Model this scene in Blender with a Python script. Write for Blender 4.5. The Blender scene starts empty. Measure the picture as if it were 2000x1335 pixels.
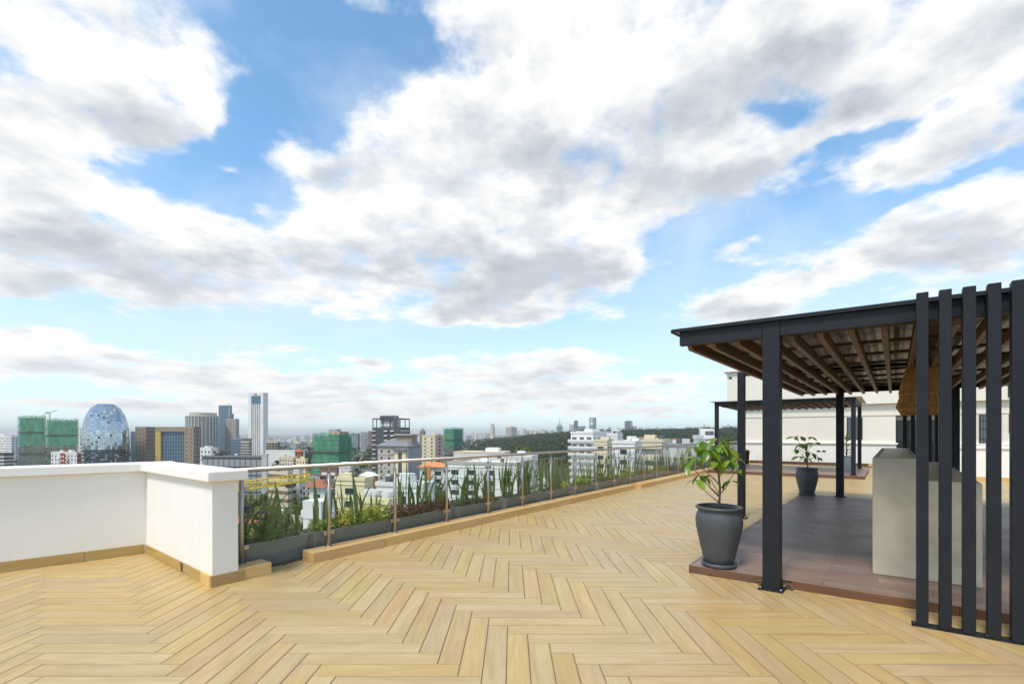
import bpy, bmesh, math, random
import numpy as np
from mathutils import Vector, Matrix, Quaternion
R = math.radians
random.seed(7)
scene = bpy.context.scene
COL = scene.collection

# ------------------------------------------------------------------ camera
F_PX, HZ, CAM_H = 900.0, 847.0, 1.5          # focal length and horizon in photo pixels, eye height in metres
cam_d = bpy.data.cameras.new('camera'); cam = bpy.data.objects.new('camera', cam_d); COL.objects.link(cam)
cam.location = (0, 0, CAM_H); cam.rotation_euler = (R(90), 0, 0)
cam_d.sensor_width = 36; cam_d.lens = F_PX/2000*36; cam_d.shift_y = (HZ-667.5)/2000
cam_d.clip_start = 0.05; cam_d.clip_end = 80000
scene.camera = cam
scene.render.engine = 'CYCLES'
vs = scene.view_settings
vs.view_transform = 'Standard'; vs.look = 'None'; vs.gamma = 1; vs.exposure = 0.26

# ------------------------------------------------------------------ sun
SUN_EL = 60.0
SUN_DIR = Vector((-0.60, -0.80, 0)).normalized()*math.cos(R(SUN_EL)) + Vector((0, 0, math.sin(R(SUN_EL))))
sd = bpy.data.lights.new('sun', 'SUN'); sd.energy = 2.9; sd.angle = R(12); sd.color = (1, .92, .80)
so = bpy.data.objects.new('sun', sd); COL.objects.link(so); so.location = (0, 0, 30)
so.rotation_euler = SUN_DIR.to_track_quat('Z', 'Y').to_euler()

# ------------------------------------------------------------------ sky
world = bpy.data.worlds.new('World'); scene.world = world; world.use_nodes = True
wt = world.node_tree; wt.nodes.clear()
world.cycles.sampling_method = 'MANUAL'; world.cycles.sample_map_resolution = 256
SKY_STRENGTH = 0.10

class NT:
    """small helper to write shader node trees as expressions"""
    def __init__(s, tree): s.t = tree; s.n = tree.nodes; s.l = tree.links
    def put(s, sock, v):
        if v is None: return
        if hasattr(v, 'is_linked') or isinstance(v, bpy.types.NodeSocket): s.l.new(v, sock)
        else:
            if isinstance(v, (tuple, list)) and len(v) == 3 and sock.type == 'RGBA': v = (*v, 1)
            sock.default_value = v
    def math(s, op, a, b=None, c=None, clamp=False):
        n = s.n.new('ShaderNodeMath'); n.operation = op; n.use_clamp = clamp
        for i, v in enumerate((a, b, c)): s.put(n.inputs[i], v)
        return n.outputs[0]
    def vmath(s, op, a, b=None, c=None, scale=None):
        n = s.n.new('ShaderNodeVectorMath'); n.operation = op
        for i, v in enumerate((a, b, c)):
            if v is not None: s.put(n.inputs[i], v)
        if scale is not None: s.put(n.inputs['Scale'], scale)
        return n.outputs['Value'] if op in ('LENGTH', 'DISTANCE', 'DOT_PRODUCT') else n.outputs[0]
    def noise(s, vec, scale=5, detail=4, rough=.5, dist=0, out=0):
        n = s.n.new('ShaderNodeTexNoise'); s.put(n.inputs['Vector'], vec)
        n.inputs['Scale'].default_value = scale; n.inputs['Detail'].default_value = detail
        n.inputs['Roughness'].default_value = rough; n.inputs['Distortion'].default_value = dist
        return n.outputs[out]
    def ramp(s, f, stops):
        n = s.n.new('ShaderNodeValToRGB'); s.put(n.inputs[0], f)
        e = n.color_ramp.elements
        while len(e) < len(stops): e.new(.5)
        for el, (p, c) in zip(e, stops):
            el.position = p; el.color = (*c, 1) if len(c) == 3 else c
        return n.outputs[0]
    def mix(s, f, a, b, blend='MIX'):
        n = s.n.new('ShaderNodeMix'); n.data_type = 'RGBA'; n.blend_type = blend
        s.put(n.inputs[0], f); s.put(n.inputs[6], a); s.put(n.inputs[7], b)
        return n.outputs[2]
    def maprange(s, v, a, b, c=0., d=1., smooth=False):
        n = s.n.new('ShaderNodeMapRange'); n.interpolation_type = 'SMOOTHSTEP' if smooth else 'LINEAR'
        for i, x in enumerate((v, a, b, c, d)): s.put(n.inputs[i], x)
        return n.outputs[0]
    def comb(s, x, y, z):
        n = s.n.new('ShaderNodeCombineXYZ')
        for i, v in enumerate((x, y, z)): s.put(n.inputs[i], v)
        return n.outputs[0]
    def sep(s, v):
        n = s.n.new('ShaderNodeSeparateXYZ'); s.put(n.inputs[0], v); return n.outputs

# clouds: (centre px, radii px, weight); the sky is at infinity so a pixel fixes a direction
CLOUDS = [
 (130,140,260,110,.62),(320,200,95,110,.60),(60,270,190,70,.5),(150,400,260,90,.66),(330,500,230,85,.70),(90,545,230,50,.5),(560,575,170,36,.35),
 (600,310,80,40,.5),(630,430,120,60,.62),(800,290,130,110,.62),(790,500,210,70,.75),(960,470,190,90,.75),(1120,480,130,80,.66),
 (1190,570,80,36,.40),(1080,170,250,170,.72),(1320,190,260,170,.70),(1010,40,200,70,.45),(1560,70,240,80,.60),(1400,340,150,70,.50),
 (1830,110,270,80,.62),(1960,250,120,60,.5),(1560,300,110,32,.52),(1800,305,120,45,.62),(1790,430,150,70,.78),(1960,450,130,80,.72),(1720,500,110,40,.45),(1420,505,55,26,.55),
 (1420,600,150,32,.68),(1550,556,70,26,.62),(930,622,120,22,.66),(1010,602,50,22,.55),
 (80,690,190,34,.62),(50,655,70,20,.45),(560,680,100,9,.42),(390,730,150,22,.62),(560,755,170,28,.62),(710,712,38,14,.62),(910,724,90,22,.60),
 (1060,712,95,36,.72),(1150,775,150,24,.60),(840,786,210,26,.60),(620,800,200,20,.52),(250,795,220,16,.42),(1300,743,36,6,.5),(1270,806,120,10,.25),(455,325,34,20,.5),
 (280,30,320,50,.36),(1930,165,190,50,.42),(1680,160,150,50,.25),
 # gaps
 (600,160,140,90,-.50),(720,70,150,50,-.35),(450,240,60,130,-.55),(320,370,140,34,-.62),(500,390,70,45,-.45),(880,130,45,50,-.25),
 (1430,440,190,32,-.45),(1320,560,110,50,-.50),(1660,570,60,40,-.4),(1670,410,90,35,-.40),(1570,215,110,35,-.50),(1750,245,120,18,-.50),(700,650,200,30,-.50),(1150,650,190,26,-.50),
 (340,655,190,30,-.50),(1890,355,120,14,-.35),(1100,300,60,30,-.25),(100,610,200,14,-.25),
]
def build_density_group():
    g = bpy.data.node_groups.new('cloud_density', 'ShaderNodeTree')
    g.interface.new_socket('Dir', in_out='INPUT', socket_type='NodeSocketVector')
    g.interface.new_socket('Density', in_out='OUTPUT', socket_type='NodeSocketFloat')
    g.interface.new_socket('Underside', in_out='OUTPUT', socket_type='NodeSocketFloat')
    gi = g.nodes.new('NodeGroupInput'); go = g.nodes.new('NodeGroupOutput'); t = NT(g)
    d = gi.outputs['Dir']; x, y, z = t.sep(d)
    zc = t.math('MAXIMUM', z, 0.0)
    inv = t.math('DIVIDE', 1.0, t.math('ADD', zc, 0.24))
    p = t.vmath('SCALE', t.comb(x, y, t.math('MULTIPLY', zc, 2.1)), scale=inv)
    warp = t.vmath('SUBTRACT', t.noise(p, 2.4, 4, .6, out=1), (.5, .5, .5))
    az = t.math('ARCTAN2', x, y)
    el = t.math('ARCSINE', zc)
    amp = t.maprange(el, 0.0, .5, .035, .24)
    ae = t.vmath('ADD', t.comb(az, el, 0.0), t.vmath('MULTIPLY', t.vmath('SCALE', warp, scale=amp), (1, .6, 0)))
    # outside the measured clouds the sky goes on with about the same cover
    tot, und = t.maprange(y, -.25, .30, .52, .29), 0.0
    for (cx, cy, rx, ry, w) in CLOUDS:
        a = math.atan((cx-1000)/F_PX); e = math.atan((HZ-cy)/F_PX*math.cos(a))
        if cy > 580 and w > 0: w += .22
        sa = rx/F_PX*math.cos(a)**2*1.12; se = ry/F_PX*math.cos(a)*math.cos(e)**2*1.12
        dd = t.vmath('MULTIPLY', t.vmath('SUBTRACT', ae, (a, e, 0)), (1/sa, 1/se, 0))
        r2 = t.vmath('DOT_PRODUCT', dd, dd)
        k = t.math('MULTIPLY', t.math('EXPONENT', t.math('MULTIPLY', r2, -1.1)), w)
        tot = t.math('ADD', tot, k)
        if w > 0: und = t.math('SUBTRACT', und, t.math('MULTIPLY', k, t.sep(dd)[1])) if min(rx, ry) > 30 else und
    tot = t.math('MINIMUM', tot, .95)
    n1 = t.noise(p, 5.2, 10, .60)
    p2 = t.vmath('ADD', p, t.vmath('SCALE', (-.03, -.04, .13), scale=1.0))
    n1b = t.noise(p2, 5.2, 6, .56)
    c1 = t.math('MULTIPLY', t.math('SUBTRACT', n1, .5), 2.1)
    t.l.new(t.math('ADD', tot, c1), go.inputs[0])
    lump = t.math('MULTIPLY', t.math('SUBTRACT', n1b, .5), 2.0)
    t.l.new(t.math('ADD', t.math('ADD', t.math('MULTIPLY', und, .85), lump), tot), go.inputs[1])
    return g
DG = build_density_group()
W = NT(wt)
tc = wt.nodes.new('ShaderNodeTexCoord'); wdir = tc.outputs['Generated']
sky = wt.nodes.new('ShaderNodeTexSky'); sky.sky_type = 'NISHITA'; sky.sun_disc = False
sky.sun_elevation = R(SUN_EL); sky.sun_rotation = math.atan2(SUN_DIR.x, SUN_DIR.y)
sky.altitude = 1700; sky.air_density = 1.0; sky.dust_density = 0.6; sky.ozone_density = 2.5
dn = wt.nodes.new('ShaderNodeGroup'); dn.node_tree = DG; wt.links.new(wdir, dn.inputs['Dir'])
d0, d1 = dn.outputs[0], dn.outputs[1]
mask = W.maprange(d0, .34, .88, smooth=True)
thick = W.maprange(d1, .46, 1.48, smooth=True)
core = W.maprange(d0, .80, 1.75, smooth=True)
wz = W.sep(wdir)[2]
grey = W.math('MULTIPLY', W.math('ADD', W.math('MULTIPLY', thick, .78), W.math('MULTIPLY', core, W.maprange(wz, .30, .62, .25, .70)), clamp=True), W.maprange(wz, .02, .30, .55, 1.0))
ccol = W.ramp(grey, [(0, (9.3, 9.2, 9.0)), (.22, (8.4, 8.4, 8.35)), (.60, (6.1, 6.4, 6.8)), (1, (3.9, 4.3, 4.95))])
blue = W.mix(1.0, sky.outputs[0], (1.80, 2.45, 2.40), 'MULTIPLY')
# thin veil of bright air towards the horizon
veil = W.maprange(wz, 0.0, .50, .75, .0, smooth=True)
blue = W.mix(veil, blue, (7.2, 7.9, 8.3))
# thin high veil drifting across the blue
wisp = W.noise(W.vmath('MULTIPLY', wdir, (1.6, 2.4, 3.2)), 1.0, 7, .60, .15)
blue = W.mix(W.maprange(wisp, .40, .72, .04, .62, smooth=True), blue, (7.6, 8.3, 8.9))
final = W.mix(mask, blue, ccol)
bg = wt.nodes.new('ShaderNodeBackground'); bg.inputs[1].default_value = SKY_STRENGTH
wt.links.new(final, bg.inputs[0])
wo = wt.nodes.new('ShaderNodeOutputWorld'); wt.links.new(bg.outputs[0], wo.inputs[0])

# ------------------------------------------------------------------ materials
M = {}
def material(name, base=(.5, .5, .5), rough=.6, metal=0., spec=.5, fn=None, **kw):
    m = bpy.data.materials.new(name); m.use_nodes = True
    nt = m.node_tree; b = nt.nodes['Principled BSDF']; t = NT(nt)
    b.inputs['Base Color'].default_value = (*base, 1); b.inputs['Roughness'].default_value = rough
    b.inputs['Metallic'].default_value = metal; b.inputs['Specular IOR Level'].default_value = spec
    for k, v in kw.items(): b.inputs[k].default_value = v
    if fn: fn(t, b)
    M[name] = m
    return m
def coords(t, which='Object'):
    n = t.n.new('ShaderNodeTexCoord'); return n.outputs[which]
def worldpos(t):
    return t.n.new('ShaderNodeNewGeometry').outputs['Position']
def attr(t, name):
    n = t.n.new('ShaderNodeAttribute'); n.attribute_name = name; return n
def bump(t, b, h, strength=.3, dist=.01):
    n = t.n.new('ShaderNodeBump'); n.inputs['Strength'].default_value = strength; n.inputs['Distance'].default_value = dist
    t.put(n.inputs['Height'], h); t.l.new(n.outputs[0], b.inputs['Normal'])
def mottle(c, amt=.12, scale=3., bumpscale=None, bs=.2, bd=.004, rough=None, stretch=(1, 1, 1)):
    """base colour with gentle large + small variation, in world space"""
    def fn(t, b):
        p = t.vmath('MULTIPLY', worldpos(t), stretch)
        n = t.math('ADD', t.math('MULTIPLY', t.noise(p, scale, 6, .6), .65), t.math('MULTIPLY', t.noise(p, scale*9, 4, .6), .35))
        lo = tuple(max(0, x*(1-amt)) for x in c); hi = tuple(min(1, x*(1+amt)) for x in c)
        t.l.new(t.ramp(n, [(.3, lo), (.7, hi)]), b.inputs['Base Color'])
        if bumpscale: bump(t, b, t.noise(p, bumpscale, 5, .6), bs, bd)
        if rough: t.l.new(t.maprange(n, .3, .7, rough[0], rough[1]), b.inputs['Roughness'])
    return fn

def plank_fn(lo, mid, hi, dark, r0, r1, hue=.10, edge=None):
    def fn(t, b):
        uv = t.n.new('ShaderNodeUVMap'); uv.uv_map = 'UVMap'
        rnd = attr(t, 'rnd').outputs['Fac']
        off = t.comb(t.math('MULTIPLY', rnd, 37.), t.math('MULTIPLY', rnd, 91.), t.math('MULTIPLY', rnd, 13.))
        p = t.vmath('ADD', uv.outputs[0], off)
        fine = t.noise(t.vmath('MULTIPLY', p, (5, 110, 1)), 1.0, 6, .65, .4)
        wide = t.noise(t.vmath('MULTIPLY', p, (1.6, 11, 1)), 1.0, 4, .55, .8)
        col = t.ramp(t.math('ADD', t.math('MULTIPLY', fine, .45), t.math('MULTIPLY', wide, .55)), [(.3, lo), (.5, mid), (.68, hi)])
        streak = t.maprange(t.noise(t.vmath('MULTIPLY', t.vmath('ADD', p, (3, 7, 0)), (1.1, 16, 1)), 1.0, 3, .5, .3), .58, .77, 0, .62, smooth=True)
        col = t.mix(streak, col, dark)
        tone = t.n.new('ShaderNodeHueSaturation')
        t.put(tone.inputs['Value'], t.maprange(rnd, 0, 1, 1-hue, 1+hue))
        t.put(tone.inputs['Saturation'], t.maprange(t.math('FRACT', t.math('MULTIPLY', rnd, 7.31)), 0, 1, .90, 1.05))
        t.put(tone.inputs['Hue'], t.maprange(t.math('FRACT', t.math('MULTIPLY', rnd, 3.77)), 0, 1, .490, .504))
        t.put(tone.inputs['Color'], col)
        if edge:                                          # each tile unevenly darker towards its edges
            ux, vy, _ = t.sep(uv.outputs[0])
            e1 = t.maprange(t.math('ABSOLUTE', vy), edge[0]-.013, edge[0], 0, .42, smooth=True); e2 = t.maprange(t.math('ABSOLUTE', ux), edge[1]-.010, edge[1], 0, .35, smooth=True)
            edge_dark = t.math('MULTIPLY', t.math('MAXIMUM', e1, e2), t.maprange(t.noise(p, 5, 3, .6), .3, .65, .25, 1.0))
            tone_out = t.mix(edge_dark, tone.outputs[0], tuple(x*.62 for x in dark))
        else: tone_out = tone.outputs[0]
        # foot dirt: faint grey patches over many planks
        dirt = t.maprange(t.noise(worldpos(t), .55, 6, .65), .52, .78, 0, .30, smooth=True)
        col = t.mix(dirt, tone_out, tuple(x*.72 for x in dark))
        t.l.new(col, b.inputs['Base Color'])
        t.l.new(t.maprange(t.noise(worldpos(t), 1.3, 5, .6), .3, .7, r0, r1), b.inputs['Roughness'])
        bump(t, b, fine, .2, .002)
    return fn
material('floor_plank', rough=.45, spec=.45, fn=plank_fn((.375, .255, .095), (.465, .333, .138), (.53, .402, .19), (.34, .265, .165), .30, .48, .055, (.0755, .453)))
material('deck_plank', rough=.4, spec=.5, fn=plank_fn((.155, .098, .075), (.225, .150, .116), (.30, .210, .168), (.12, .088, .08), .34, .50, .12))
material('deck_edge_chip', (.17, .12, .08), .9)
material('grout', (.12, .088, .05), .9)
material('tile_edge', rough=.42, fn=plank_fn((.54, .335, .105), (.64, .42, .15), (.70, .49, .20), (.52, .35, .14), .35, .5, .06))
material('skirting', rough=.42, fn=plank_fn((.36, .235, .075), (.43, .295, .10), (.50, .35, .135), (.32, .21, .085), .35, .5, .06))
material('deck_edge', rough=.4, fn=plank_fn((.10, .045, .024), (.15, .072, .040), (.20, .105, .062), (.07, .036, .022), .3, .45, .08))
def plaster_fn(t, b):
    p = worldpos(t)
    n = t.noise(p, .9, 6, .6); f = t.noise(p, 60, 4, .6)
    col = t.ramp(n, [(.3, (.78, .77, .73)), (.7, (.85, .84, .805))])
    zz = t.sep(p)[2]
    drip = t.noise(t.vmath('MULTIPLY', p, (9, 9, .7)), 1, 5, .6)
    col = t.mix(t.maprange(drip, .60, .80, 0, .16, smooth=True), col, (.50, .48, .42))
    sc = t.math('MULTIPLY', t.maprange(t.noise(t.vmath('MULTIPLY', p, (26, 26, 6)), 1, 3, .7), .69, .74, 0, .55), t.maprange(t.noise(p, 1.7, 2, .5), .60, .70))
    col = t.mix(sc, col, (.36, .35, .34))
    t.l.new(col, b.inputs['Base Color']); bump(t, b, f, .18, .004)
material('white_plaster', (.8, .8, .78), .7, fn=plaster_fn)
material('cream_plaster', (.66, .61, .50), .8, fn=mottle((.77, .73, .64), .06, .5, 40, .15, .004))
material('coping_paint', (.82, .82, .80), .55, fn=mottle((.86, .84, .80), .05, 1.2, 50, .12, .003))
def metal_paint(c):
    def fn(t, b):
        p = worldpos(t)
        n = t.noise(p, 4, 6, .65)
        t.l.new(t.ramp(n, [(.3, tuple(x*.8 for x in c)), (.72, tuple(x*1.25 for x in c))]), b.inputs['Base Color'])
        t.l.new(t.maprange(t.noise(p, 14, 4, .6), .3, .7, .42, .60), b.inputs['Roughness']); b.inputs['Specular IOR Level'].default_value = .32
        bump(t, b, t.noise(p, 90, 3, .6), .06, .002)
    return fn
material('charcoal_steel', (.02, .022, .028), .42, fn=metal_paint((.0125, .0145, .0195)))
material('brown_timber', (.10, .06, .04), .55, fn=mottle((.14, .080, .049), .35, 3., 30, .25, .004, (.4, .6), (1, 1, 4)))
material('roof_sheet', (.045, .04, .038), .30, spec=.6, fn=mottle((.13, .112, .095), .35, 2.))
material('steel', (.62, .58, .53), .28, 1.0, fn=mottle((.50, .455, .40), .08, 9., rough=(.36, .5)))
material('glass', (.90, .97, .95), .02, spec=.5, **{'Transmission Weight': 1.0, 'IOR': 1.05})
def glass_sheet(t, b):
    # thin float glass: mostly see-through, a faint green cast and a mirror reflection that grows at grazing angles
    tr = t.n.new('ShaderNodeBsdfTransparent'); tr.inputs[0].default_value = (.955, .985, .975, 1)
    gl = t.n.new('ShaderNodeBsdfGlossy'); gl.inputs['Roughness'].default_value = .015
    lw = t.n.new('ShaderNodeLayerWeight'); lw.inputs[0].default_value = .5
    fac = t.math('ADD', t.math('MULTIPLY', t.math('POWER', lw.outputs['Facing'], 5.0), .75), .03)
    mx = t.n.new('ShaderNodeMixShader'); t.l.new(fac, mx.inputs[0]); t.l.new(tr.outputs[0], mx.inputs[1]); t.l.new(gl.outputs[0], mx.inputs[2])
    t.l.new(mx.outputs[0], t.n['Material Output'].inputs['Surface'])
material('clear_glass', fn=glass_sheet)
material('planter_grey', (.085, .095, .098), .55, fn=mottle((.175, .19, .19), .12, 5., 60, .1, .002))
material('pot_grey', (.07, .078, .088), .5, fn=mottle((.066, .074, .085), .10, 6., 80, .10, .002, (.42, .58)))
material('pot_pale', (.22, .26, .29), .5, fn=mottle((.22, .26, .29), .10, 6.))
material('soil', (.05, .035, .022), .95, fn=mottle((.05, .035, .022), .4, 30., 60, .6, .01))
def concrete_fn(t, b):
    p = worldpos(t)
    n = t.noise(p, 2.6, 8, .62, .5); f = t.noise(p, 30, 5, .65)
    col = t.ramp(n, [(.28, (.34, .31, .235)), (.5, (.425, .39, .305)), (.72, (.51, .47, .375))])
    col = t.mix(t.maprange(f, .6, .8, 0, .2), col, (.22, .21, .18))
    t.l.new(col, b.inputs['Base Color']); bump(t, b, f, .15, .004)
material('concrete', (.33, .32, .27), .6, fn=concrete_fn)
material('counter_top', (.33, .25, .16), .35, fn=mottle((.42, .31, .19), .22, 3., None, stretch=(1, 5, 1), rough=(.25, .45)))
material('straw', (.33, .17, .045), .75, fn=mottle((.56, .31, .085), .4, 40.))
material('straw_dark', (.16, .08, .02), .8, fn=mottle((.28, .15, .04), .3, 30.))
material('black_plastic', (.012, .012, .013), .5)
material('dark_window', (.012, .014, .018), .08, spec=.6)
material('window_grey', (.10, .12, .14), .12, spec=.6)
material('brown_panel', (.12, .055, .045), .5)
material('light_grey', (.5, .5, .49), .6)
def leaf_fn(lo, hi, tip=None, band=False, rough=.38):
    def fn(t, b):
        oi = t.n.new('ShaderNodeObjectInfo').outputs['Random']
        gi = t.n.new('ShaderNodeNewGeometry')
        isl = gi.outputs['Random Per Island']
        r = t.math('FRACT', t.math('ADD', oi, isl))
        col = t.ramp(r, [(0, lo), (1, hi)])
        n = t.noise(worldpos(t), 25, 4, .6)
        col = t.mix(t.maprange(n, .35, .7, 0, .35), col, tuple(x*.55 for x in lo))
        if band:
            w = t.n.new('ShaderNodeTexWave'); w.bands_direction = 'Z'
            t.put(w.inputs['Vector'], worldpos(t)); w.inputs['Scale'].default_value = 9; w.inputs['Distortion'].default_value = 9
            w.inputs['Detail'].default_value = 3; w.inputs['Detail Scale'].default_value = 2.5
            col = t.mix(t.maprange(w.outputs[1], .45, .75, 0, .55), col, (.18, .23, .12))
        t.l.new(col, b.inputs['Base Color'])
        # leaves let some light through
        tl = t.n.new('ShaderNodeBsdfTranslucent'); t.l.new(t.mix(1.0, col, (1.25, 1.5, .7), 'MULTIPLY'), tl.inputs[0])
        mx = t.n.new('ShaderNodeMixShader'); mx.inputs[0].default_value = .28
        t.l.new(b.outputs[0], mx.inputs[1]); t.l.new(tl.outputs[0], mx.inputs[2])
        t.l.new(mx.outputs[0], t.n['Material Output'].inputs['Surface'])
    return fn
material('leaf_glossy', rough=.32, fn=leaf_fn((.075, .175, .016), (.23, .35, .035)))
material('leaf_yellow', rough=.45, fn=leaf_fn((.34, .34, .02), (.62, .52, .03)))
material('leaf_lime', rough=.4, fn=leaf_fn((.15, .25, .03), (.34, .42, .05)))
material('leaf_snake', rough=.42, fn=leaf_fn((.06, .115, .03), (.15, .21, .07), band=True))
material('leaf_strap', rough=.42, fn=leaf_fn((.045, .105, .018), (.13, .21, .045)))
material('leaf_iris', rough=.42, fn=leaf_fn((.05, .15, .05), (.09, .21, .07)))
material('leaf_bronze', rough=.55, fn=leaf_fn((.09, .035, .022), (.16, .075, .03)))
material('leaf_fern', rough=.5, fn=leaf_fn((.05, .085, .02), (.10, .13, .03)))
material('petal_purple', rough=.5, fn=leaf_fn((.07, .012, .11), (.11, .02, .19)))
material('stem', (.14, .10, .05), .7, fn=mottle((.15, .12, .055), .3, 30.))
material('tree_leaf', rough=.7, fn=leaf_fn((.022, .048, .014), (.060, .095, .026)))
material('tree_leaf_warm', rough=.7, fn=leaf_fn((.09, .12, .025), (.19, .21, .045)))
material('forest_leaf', rough=.8, fn=leaf_fn((.016, .036, .016), (.045, .075, .026)))
material('bark', (.09, .065, .045), .9)

# ------------------------------------------------------------------ mesh helpers
class MB:
    def __init__(s): s.v = []; s.f = []; s.uv = []; s.rnd = []; s.smooth_faces = []
    def poly(s, pts, uvs=None, rnd=None):
        i = len(s.v); s.v += [tuple(p) for p in pts]; s.f.append(list(range(i, i+len(pts))))
        s.uv.append(uvs or [(0, 0)]*len(pts)); s.rnd.append(.5 if rnd is None else rnd)
    def face(s, idx, rnd=.5): s.f.append(idx); s.uv.append([(0, 0)]*len(idx)); s.rnd.append(rnd)
    def hexa(s, p, rnd=.5):
        """8 points: bottom 0-3 counter-clockwise, top 4-7"""
        i = len(s.v); s.v += [tuple(q) for q in p]
        for q in ((3, 2, 1, 0), (4, 5, 6, 7), (0, 1, 5, 4), (1, 2, 6, 5), (2, 3, 7, 6), (3, 0, 4, 7)): s.face([i+k for k in q], rnd)
    def box(s, c, size, rz=0., rnd=.5):
        cx, cy, cz = c; a, b, h = (x/2 for x in size); ca, sa = math.cos(rz), math.sin(rz)
        P = [(cx+x*ca-y*sa, cy+x*sa+y*ca) for x, y in ((-a, -b), (a, -b), (a, b), (-a, b))]
        s.hexa([(x, y, cz-h) for x, y in P]+[(x, y, cz+h) for x, y in P], rnd)
    def prism(s, poly, z0, z1, rnd=.5, map=None, uvfn=None):
        n = len(poly); i = len(s.v)
        g = map or (lambda x, y, z: (x, y, z))
        s.v += [g(x, y, z0) for x, y in poly]+[g(x, y, z1) for x, y in poly]
        s.face([i+n+k for k in range(n)], rnd)
        s.face([i+n-1-k for k in range(n)], rnd)
        for k in range(n): s.face([i+k, i+(k+1) % n, i+n+(k+1) % n, i+n+k], rnd)
    def tube(s, p0, p1, r0, r1=None, n=10, cap=True):
        r1 = r0 if r1 is None else r1
        p0, p1 = Vector(p0), Vector(p1); d = (p1-p0).normalized()
        u = d.orthogonal().normalized(); w = d.cross(u); i = len(s.v)
        for p, r in ((p0, r0), (p1, r1)):
            for k in range(n):
                a = 2*math.pi*k/n; s.v.append(tuple(p+u*math.cos(a)*r+w*math.sin(a)*r))
        for k in range(n):
            s.face([i+k, i+(k+1) % n, i+n+(k+1) % n, i+n+k]); s.smooth_faces.append(len(s.f)-1)
        if cap:
            s.face([i+n-1-k for k in range(n)]); s.face([i+n+k for k in range(n)])
    def path(s, pts, radii, n=8):
        for k in range(len(pts)-1): s.tube(pts[k], pts[k+1], radii[k], radii[k+1], n, cap=(k in (0, len(pts)-2)))
    def lathe(s, prof, c=(0, 0, 0), n=40, cap=True):
        i = len(s.v); m = len(prof)
        for r, z in prof:
            for k in range(n):
                a = 2*math.pi*k/n; s.v.append((c[0]+r*math.cos(a), c[1]+r*math.sin(a), c[2]+z))
        for j in range(m-1):
            for k in range(n):
                s.face([i+j*n+k, i+j*n+(k+1) % n, i+(j+1)*n+(k+1) % n, i+(j+1)*n+k]); s.smooth_faces.append(len(s.f)-1)
        if cap:
            s.face([i+n-1-k for k in range(n)]); s.face([i+(m-1)*n+k for k in range(n)])
    def mesh(s, name, mat):
        me = bpy.data.meshes.new(name); me.from_pydata(s.v, [], s.f)
        if s.uv and any(u != (0, 0) for f in s.uv for u in f):
            l = me.uv_layers.new(name='UVMap'); l.data.foreach_set('uv', [c for f in s.uv for u in f for c in u])
            a = me.attributes.new('rnd', 'FLOAT', 'FACE'); a.data.foreach_set('value', s.rnd)
        if s.smooth_faces:
            fl = [False]*len(me.polygons)
            for k in s.smooth_faces: fl[k] = True
            me.polygons.foreach_set('use_smooth', fl)
        me.materials.append(M[mat]); me.update()
        return me
    def build(s, name, mat, parent=None, bevel=0, seg=2, kind=None):
        return link(name, s.mesh(name, mat), parent, bevel, seg, kind)
def link(name, me, parent=None, bevel=0, seg=2, kind=None):
    o = bpy.data.objects.new(name, me); COL.objects.link(o)
    if parent: o.parent = parent
    if bevel:
        b = o.modifiers.new('bevel', 'BEVEL'); b.width = bevel; b.segments = seg; b.limit_method = 'ANGLE'; b.angle_limit = R(40)
    if kind: o['kind'] = kind
    return o
def tag(o, label, cat, group=None):
    o['label'] = label; o['category'] = cat
    if group: o['group'] = group
    return o
def thing(name, label, cat, loc=(0, 0, 0), group=None):
    """an Empty at the thing's base; its parts are built in world space and keep their place"""
    o = bpy.data.objects.new(name, None); COL.objects.link(o); o.empty_display_size = .2
    tag(o, label, cat, group)
    o['_loc'] = loc
    return o
def settle():
    """move every thing's Empty to its base while the parts stay where they were built"""
    for o in list(COL.objects):
        if o.type == 'EMPTY' and '_loc' in o.keys():
            l = Vector(o['_loc']); del o['_loc']
            o.location = l
            for c in o.children: c.location = c.location - l
def px(x, y, Y):                       # photo pixel at depth Y -> point
    return Vector(((x-1000)/F_PX*Y, Y, CAM_H-(y-HZ)/F_PX*Y))
def gnd(x, y, z=0.):                   # photo pixel on the level z -> point
    Y = (CAM_H-z)*F_PX/(y-HZ); return Vector(((x-1000)/F_PX*Y, Y, z))
# ================================================================== TERRACE
# frames measured from the photograph: fence (s along, t outward) and pergola (a along its front, b towards its back)
FQ = Vector((-2.306, 5.336, 0)); FU = Vector((.615, .7885, 0)); FN = Vector((-.7885, .615, 0))
def FW(s, t, z): return FQ+FU*s+FN*t+Vector((0, 0, z))
PA = Vector((1.93, 5.0, 0)); PU = Vector((.826, -.563, 0)); PV = Vector((.639, .769, 0))
def PW(a, b, z=0.): return PA+PU*a+PV*b+Vector((0, 0, z))
def p_inv(x, y):
    dx, dy = x-PA.x, y-PA.y; det = PU.x*PV.y-PU.y*PV.x
    return ((dx*PV.y-PV.x*dy)/det, (PU.x*dy-PU.y*dx)/det)
def pbox(m, a0, a1, b0, b1, z0, z1, rnd=.5):
    m.hexa([PW(a0, b0, z0), PW(a1, b0, z0), PW(a1, b1, z0), PW(a0, b1, z0), PW(a0, b0, z1), PW(a1, b0, z1), PW(a1, b1, z1), PW(a0, b1, z1)], rnd)
def fbox(m, s0, s1, t0, t1, z0, z1, rnd=.5):
    m.hexa([FW(s0, t1, z0), FW(s0, t0, z0), FW(s1, t0, z0), FW(s1, t1, z0), FW(s0, t1, z1), FW(s0, t0, z1), FW(s1, t0, z1), FW(s1, t1, z1)], rnd)

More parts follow.
